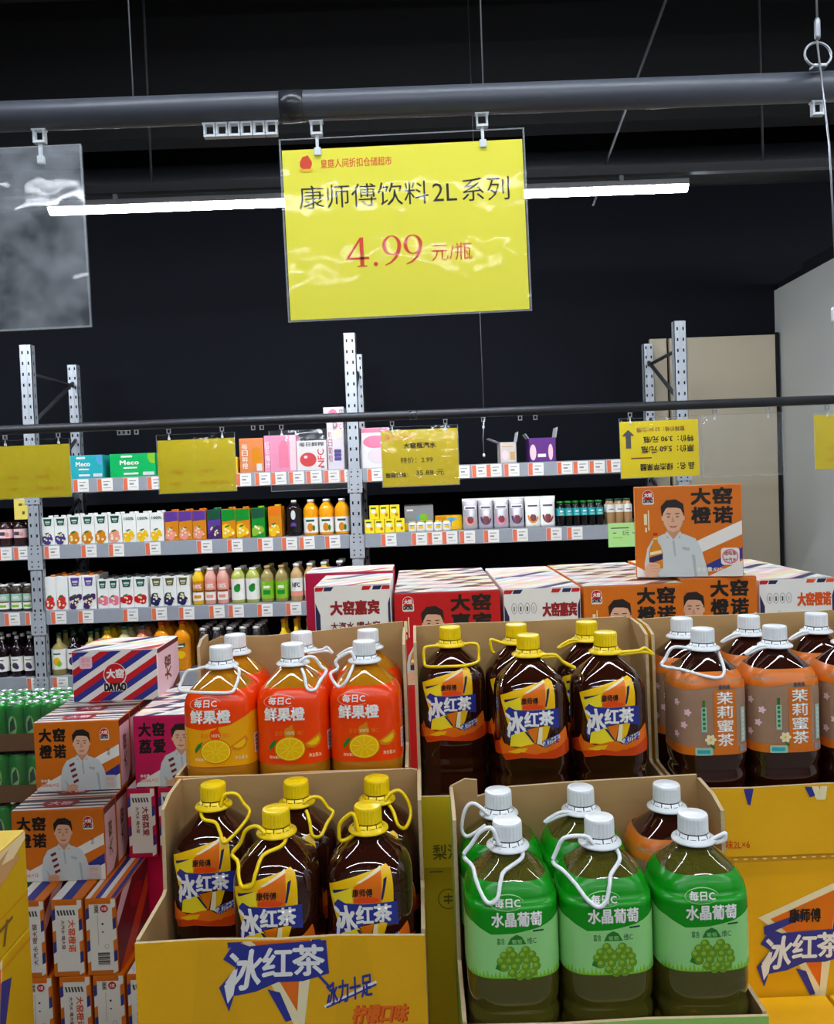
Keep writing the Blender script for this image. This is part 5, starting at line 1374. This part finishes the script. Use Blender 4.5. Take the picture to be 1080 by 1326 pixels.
def face_white(name2, c, icons=False, grey=True):
    def f(P, w_, h):
        R = lambda pts, cc, l=1: P.poly([(a * w_, b * h) for a, b in pts], cc, l)
        for a, cc in ((0, 'red'), (.12, 'navy'), (.62, c), (.76, 'navy'), (.88, c)): R([(a, .95), (a + .10, .95), (a + .14, 1), (a + .02, 1)], cc, 1)
        R([(0, .2), (.07, .32), (.07, .7), (0, .85)], 'navy', 1); R([(0, .0), (.05, .0), (.05, .2), (0, .18)], c, 1)
        R([(.96, .25), (1, .15), (1, .9), (.96, .8)], 'navy', 1)
        a = .50 if icons else .20
        b = .95 if icons else .85
        P.text('大窑' + name2, a * w_, .69 * h, b * w_, .845 * h, c if c != 'red' else 'darkred', 2, .04); P.text('大汽水 喝大窑', a * w_, .53 * h, b * w_, .62 * h, 'maroon', 2, .03)
        if icons:
            for k in range(4):
                x = (.10 + .085 * k) * w_; P.ringe(x + .035 * w_, .79 * h, .036 * w_, .06 * h, .0014, .0014, 'grey', 2, 12)
                P.rect(x + .025 * w_, .76 * h, x + .045 * w_, .81 * h, ('grey', 'darkgrey', 'darkgrey', 'palegrey')[k], 2)
            P.ringe(.26 * w_, .60 * h, .03 * w_, .05 * h, .0014, .0014, 'grey', 2, 12)
        for k in range(3): P.rect(.12 * w_, (.40 - .06 * k) * h, .8 * w_, (.415 - .06 * k) * h, 'grey', 2)
    return f
def top_art(c, seed):
    def f(P, w_, d):
        rnd = random.Random(seed)
        cols = ['white', 'palepink', 'white', c, 'cream', 'white', 'palepink', 'navy', 'white', 'palegrey']
        x = -d * .8; k = 0
        while x < w_ + d:
            b = rnd.uniform(.10, .2) * w_; P.poly([(x, 0), (x + b, 0), (x + b + d * .9, d), (x + d * .9, d)], cols[(k + seed) % 10], 1); x += b; k += 1
        P.rect(0, d * .44, w_, d * .56, 'cream', 2); P.rect(0, 0, w_, min(.006, d * .1), 'maroon', 2)
    return f
def top_logo(P, w_, d):
    for k, c in enumerate(('white', 'brown', 'white', 'navy', 'white', 'brown', 'navy', 'white')): P.poly([(0, d * (k / 8)), (w_, d * (k / 8) + d * .1), (w_, d * ((k + 1) / 8) + d * .1), (0, d * ((k + 1) / 8))], c, 1 + .1 * k)
    P.ell(w_ * .47, d * .5, w_ * .2, d * .33, 'darkred', 4, 24); P.text('大窑', w_ * .34, d * .35, w_ * .6, d * .65, 'palepink', 5, .03)
def side_pale(P, d, h):
    P.rect(.004, h * .04, d - .008, h * .9, 'palepink', 1); P.text('大窑', d * .3, h * .25, d * .6, h * .75, 'brown', 2, .03, rot=90); P.poly([(0, h * .9), (d, h * .9), (d, h), (0, h)], 'maroon', 1)
    P.poly([(d * .55, 0), (d, 0), (d, h * .25)], 'brown', 2)
def end_face(c, kind):
    """narrow end of a carton standing on its side: lettering turned a quarter"""
    def f(P, w_, h):
        R = lambda pts, cc, l=1: P.poly([(a * w_, b * h) for a, b in pts], cc, l)
        seq = [c, 'white', 'blue'] * 3
        for k in range(7):
            y = .02 + k * .14
            R([(0, y), (.17, y + .04), (.17, y + .18), (0, y + .14)], seq[k], 1); R([(.83, y), (1, y + .04), (1, y + .18), (.83, y + .14)], seq[(k + 1) % 9], 1)
        P.rect(.13 * w_, .07 * h, .87 * w_, .93 * h, 'white', 3)
        if kind == 0:
            for k in range(6): R([(.22 + .10 * k, .80), (.28 + .10 * k, .80), (.24 + .10 * k, .87), (.18 + .10 * k, .87)], 'darkgrey', 4)
            P.text('大窑橙诺' if c == 'orange' else '大窑荔爱', .52 * w_, .32 * h, .76 * w_, .74 * h, 'deeporange' if c == 'orange' else 'darkred', 4, .03, rot=270); P.text('大汽水 喝大窑', .30 * w_, .36 * h, .42 * w_, .74 * h, 'maroon', 4, .02, rot=270)
        elif kind == 2:
            for k in range(6): R([(.22 + .10 * k, .80), (.28 + .10 * k, .80), (.24 + .10 * k, .87), (.18 + .10 * k, .87)], 'darkgrey', 4)
            P.text('大窑橙诺', .24 * w_, .14 * h, .48 * w_, .70 * h, 'deeporange', 4, .03, rot=90); P.text('大汽水 喝大窑', .58 * w_, .16 * h, .74 * w_, .70 * h, 'maroon', 4, .02, rot=90)
        else:
            P.ell(.62 * w_, .87 * h, .13 * w_, .05 * h, 'red', 4, 14); P.text('DAYAO', .30 * w_, .82 * h, .44 * w_, .92 * h, 'black', 5, .03, rot=90); P.text('大窑', .53 * w_, .845 * h, .70 * w_, .895 * h, 'white', 5, .03)
            P.line([(.4 * w_, .78 * h), (.4 * w_, .40 * h)], .001, 'grey', 4); P.rect(.52 * w_, .66 * h, .58 * w_, .685 * h, 'black', 4); P.rect(.52 * w_, .56 * h, .58 * w_, .575 * h, 'black', 4); P.ringe(.66 * w_, .38 * h, .07 * w_, .03 * h, .001, .001, 'grey', 4, 12)
            for k in range(10): P.rect(.36 * w_, (.14 + .017 * k) * h, .74 * w_, (.148 + .017 * k + .004 * (k % 3)) * h, 'darkgrey', 4)
    return f
def end_top(P, w_, d):
    for k, c in enumerate(('white', 'orange', 'blue') * 2): P.rect(k * w_ / 6, 0, (k + 1) * w_ / 6, d, c, 1)
def end_top2(P, w_, d):
    for k, c in enumerate(('white', 'blue', 'orange') * 1): P.rect(k * w_ / 3, 0, (k + 1) * w_ / 3, d, c, 1)
def end_side(P, d, h):
    P.rect(0, 0, d, h, 'maroon', 1); P.poly([(0, 0), (d * .4, 0), (d, h * .55), (d, h * .8)], 'rust', 2); P.poly([(0, h * .6), (d * .5, h), (d * .2, h), (0, h * .8)], 'palepink', 2); P.ell(d * .6, h * .7, d * .2, h * .15, 'darkred', 3)
def stripes_face(P, w_, h):
    seq = ['navy', 'white', 'red']
    cols = ['navy', 'white', 'red', 'navy', 'white', 'red', 'white', 'blue', 'red', 'white', 'navy', 'red']
    x = -h * 1.6; k = 0
    seq = ['red', 'blue', 'white']
    while x < w_:
        b = w_ * .125; P.poly([(x, 0), (x + b, 0), (x + b + h * 1.55, h), (x + h * 1.55, h)], seq[k % 3], 1); x += b; k += 1
    P.rect(.09 * w_, .66 * h, .24 * w_, .90 * h, 'palepink', 3, .008); P.text('嘉宾', .115 * w_, .78 * h, .215 * w_, .87 * h, 'pink', 4); P.text('汽水', .115 * w_, .69 * h, .215 * w_, .765 * h, 'pink', 4)
    P.ell(.50 * w_, .52 * h, .135 * w_, .23 * h, 'white', 3, 26); P.ell(.50 * w_, .53 * h, .125 * w_, .21 * h, 'red', 4, 26); P.rect(.37 * w_, .16 * h, .64 * w_, .34 * h, 'red', 3, .004) if False else None
    P.text('大窑', .40 * w_, .45 * h, .61 * w_, .64 * h, 'white', 5, .045); P.text('DAYAO', .365 * w_, .19 * h, .635 * w_, .37 * h, 'white', 4, .10); P.text('DAYAO', .37 * w_, .195 * h, .63 * w_, .365 * h, 'black', 5, .055)

redc, orgc, whtc, magc, pinkc = cm('red'), mat('carton_sodaorange', (216, 112, 10), rough=.42), white_c, cm('magenta'), mat('carton_rose', (196, 16, 84), rough=.42)
# right hand pile: top layer of four kinds, three or two ranks deep
ZT = 1.283; HB = .28
pallet('wooden pallet under the large soda carton pile', -.45, 1.36, 2.49, 3.24, ZT - 4 * HB)
GR = 'soda cartons in the top layer of the pile'
def place_rank(kind, x0, x1, y0, d, n, base, art, c, labels, dz=0):
    for k in range(n):
        case('soda_carton', labels[k], x0, x1, y0 + k * d, y0 + (k + 1) * d, ZT - HB + dz, ZT + dz, base, art if k == 0 else None, None, GR, top_art(c, k + len(labels[0])))
place_rank('w', -.312, -.085, 2.44, .32, 1, whtc, face_white('嘉宾', 'red'), 'red', ['white soda carton with red lettering at the left end of the pile'], .036)
place_rank('r', -.40, -.09, 2.90, .235, 1, magc, None, 'magenta', ['magenta soda carton behind the white one at the left end'], .03)
place_rank('r', -.08, .242, 2.50, .1, 7, redc, face_big('red', '嘉宾', 'white', 'navy'), 'maroon', ['red soda carton with large black lettering in front rank'] + ['soda carton on edge, %s behind the front red one' % ORD[k] for k in range(6)])
place_rank('w', .249, .484, 2.50, .33, 2, whtc, face_white('嘉宾', 'red', True), 'palepink', ['white soda carton with small grey icons and red lettering', 'soda carton behind the white one with grey icons'])
place_rank('o', .490, .795, 2.50, .1, 7, orgc, face_big('orange', '橙诺'), 'brown', ['orange soda carton in front rank left of the standing one'] + ['soda carton on edge, %s behind the front orange one' % ORD[k] for k in range(6)])
place_rank('o', .80, 1.04, 2.56, .32, 2, orgc, lambda P, w_, h: (face_big('orange', '橙诺')(P, w_ * 1.3, h), [P.t.__setitem__(i, (l, m, [(x - w_ * .3, y) for x, y in t])) for i, (l, m, t) in enumerate(P.t)]), 'brown', ['orange soda carton directly under the standing carton', 'soda carton in the rear rank behind the standing carton'], .006)
place_rank('w', 1.06, 1.30, 2.60, .33, 2, whtc, face_white('橙诺', 'deeporange', True), 'palepink', ['white soda carton with orange lettering at the right edge', 'soda carton behind the white and orange one at right edge'], -.012)
case('soda_carton', 'orange soda carton standing upright on top of the pile', .688, 1.008, 2.575, 2.675, ZT + .0075, ZT + .0075 + .285, orgc, face_big('orange', '橙诺'), None, 'soda cartons on the pile', rz=-.23)
buried = 'plain soda carton buried in the lower layers of the pile'
bm_ = None
for L_ in range(3):
    for i, (x0, x1, y0, d, n, dz) in enumerate(((-.312, -.085, 2.44, .32, 1, .036), (-.40, -.09, 2.90, .235, 1, .03), (-.08, .242, 2.50, .235, 3, 0), (.249, .484, 2.50, .33, 2, 0), (.490, .795, 2.50, .235, 3, 0), (.80, 1.04, 2.56, .32, 2, .006), (1.06, 1.30, 2.60, .33, 2, -.012))):
        z0 = ZT - 4 * HB; hh = (ZT - HB + dz - z0) / 3
        for k in range(n):
            case('soda_carton', buried, x0, x1, y0 + k * d, y0 + (k + 1) * d, z0 + L_ * hh, z0 + (L_ + 1) * hh, (orgc, redc, whtc)[(i + L_) % 3], None, None, 'buried soda cartons')

# left hand pile
GL = 'soda cartons in the left pile'
pallet('wooden pallet under the left soda carton pile', -1.22, -.66, 2.22, 3.0, .09)
LZ = [.09, .302, .515]
BX = ((-1.136, -1.052), (-1.036, -.948), (-.944, -.856), (-.852, -.764))
for i, (x0, x1) in enumerate(BX[:3]):
    case('soda_carton', 'white ended soda carton on its side, %s of the upper row of three' % ('leftmost', 'middle', 'rightmost')[i], x0, x1, 2.235, 2.50, LZ[1], LZ[2], orgc, end_face('orange', (2, 0, 1)[i]), end_side if i in (0, 2) else None, GL, end_top if i == 2 else end_top2)
for i, (x0, x1) in enumerate(BX):
    case('soda_carton', 'white ended soda carton on its side, %s in the bottom row' % ('leftmost', 'second from left', 'third from left', 'rightmost')[i], x0 + .012, x1 + .012, 2.235, 2.50, LZ[0], LZ[1], orgc, end_face('orange', (1, 0, 1, 0)[i]), None, GL, end_top2)
for j, zl in ((0, LZ[0]), (1, LZ[1])):
    for k in range(3):
        case('soda_carton', buried.replace('the pile', 'the left pile'), -1.19, -.925, 2.505 + k * .15, 2.65 + k * .15, zl, zl + (.212 if j == 0 else .213), orgc, None, None, 'buried soda cartons at left')
    case('soda_carton', buried.replace('the pile', 'the left pile'), -.92, -.68, 2.505, 2.95, zl, zl + (.212 if j == 0 else .213), magc, None, end_side, 'buried soda cartons at left')
H2 = .207
for k in range(6):
    case('soda_carton', ('orange soda carton with black lettering in the lower row, front' if k == 0 else 'soda carton on edge, %s behind the lower orange one' % ORD[k - 1]), -1.188, -.921, 2.345 + k * .096, 2.345 + (k + 1) * .096, LZ[2], LZ[2] + H2, orgc, face_small('橙诺') if k == 0 else None, side_pale, GL, top_logo)
Z3 = LZ[2] + H2
for k in range(5):
    case('soda_carton', ('orange soda carton with black lettering in the upper row, front' if k == 0 else 'soda carton on edge, %s behind the upper orange one' % ORD[k - 1]), -1.180, -.920, 2.49 + k * .096, 2.49 + (k + 1) * .096, Z3, Z3 + .212, orgc, face_small('橙诺') if k == 0 else None, side_pale, GL, top_logo)
case('soda_carton', 'red white and blue striped soda carton on top of the left pile', -1.152, -.868, 2.72, 2.965, Z3 + .2125, Z3 + .2125 + .168, whtc, stripes_face, side_pale, GL, top_art('red', 3))
for i, x in enumerate((-.905, -.812, -.719)):
    case('soda_carton', 'magenta and white soda carton on its side, %s of three' % ('left', 'middle', 'right')[i], x, x + .088, 2.48, 2.76, LZ[2], LZ[2] + .212, magc, end_face('magenta', 0), None, GL, end_top2)
for k in range(4):
    case('soda_carton', ('magenta soda carton with black lettering beside the orange one' if k == 0 else 'magenta soda carton on edge, %s behind the front magenta one' % ORD[k - 1]), -.878, -.62, 2.485 + k * .096, 2.485 + (k + 1) * .096, LZ[2] + .2125, LZ[2] + .2125 + .215, pinkc, face_small('荔爱') if k == 0 else None, None, GL, top_art('pink', k + 4))

# shrink wrapped trays of green cans, far left
can_m = mat('can_green', (14, 150, 44), rough=.3, metal=.2); lid_m = mat('can_lid', (176, 186, 182), rough=.3, metal=.8)
wrap_m = film('shrink_film', .07, .10, 12.0, bump=.5, bscale=14.0)
tray_m = mat('can_tray', (120, 92, 64), rough=.8)
can0 = thing('drink_can', '', 'can')
mb = MB(); mb.lathe([(.026, 0), (.032, .008), (.033, .012), (.033, .150), (.030, .160), (.0265, .166)], can_m, 20)
P = Print(.3); P.ell(0, .085, .016, .04, 'palegreen', 1); P.poly([(-.01, .06), (.012, .075), (.006, .12), (-.008, .1)], 'darkgreen', 2); P.line([(-.02, .05), (.02, .045)], .004, 'white', 1)
P.emit(mb, lambda x, y, l: (.0332 * math.sin(x / .033) * (1 + .01 * l), -.0332 * math.cos(x / .033) * (1 + .01 * l), y), .01); mb.build('can_body', can0)
mb = MB(); mb.lathe([(.0262, .166), (.0258, .169), (.0235, .169), (.023, .166)], lid_m, 20); mb.build('lid', can0)
used = False
pallet('low wooden pallet under the green cans', -1.80, -1.22, 3.10, 3.50, .07)
for L_ in range(4):
    zb = .07 + L_ * .196
    t = thing('can_tray', 'brown cardboard tray of green cans, %s of the stack' % ('bottom', 'second from bottom', 'third from bottom', 'top')[L_], 'tray', (-1.53, 3.30, zb), 0, 'can trays')
    mb = MB(); mb.box(-.27, .27, -.17, .17, 0, .008, tray_m); mb.build('tray_base', t)
    for a in ((-.27, .27, -.17, -.167), (-.27, .27, .167, .17), (-.27, -.267, -.167, .167), (.267, .27, -.167, .167)):
        mb = MB(); mb.box(a[0], a[1], a[2], a[3], .008, .066, tray_m); mb.build('tray_side', t)
    ncol, nrow = (7, 4) if L_ > 1 else (7, 1)
    for c in range(7):
        for r in range(nrow):
            x, y = -1.53 - .231 + c * .0665, 3.30 - .133 + r * .0665
            if x > -1.29: continue
            o = can0 if not used else dup(can0, (0, 0, 0)); used = True
            o.location = (x, y, zb + .0085)
            o['label'] = ('green drink can, %s from left in the front row of the %s tray' % (ORD[c], ('bottom', 'second', 'third', 'top')[L_])) if r == 0 else 'green drink can in row %d from the front, %s from left, %s tray' % (r + 1, ORD[c], ('bottom', 'second', 'third', 'top')[L_])
            o['group'] = 'green drink cans'
    mb = MB(); mb.rings([[(x * .272, y * .172, z) for x, y in ((-1, -.9), (-.95, -1), (.95, -1), (1, -.9), (1, .9), (.95, 1), (-.95, 1), (-1, .9))] for z in (.068, .178)], wrap_m, False, False)
    mb.build('shrink_wrap', t)
# the scene is complete
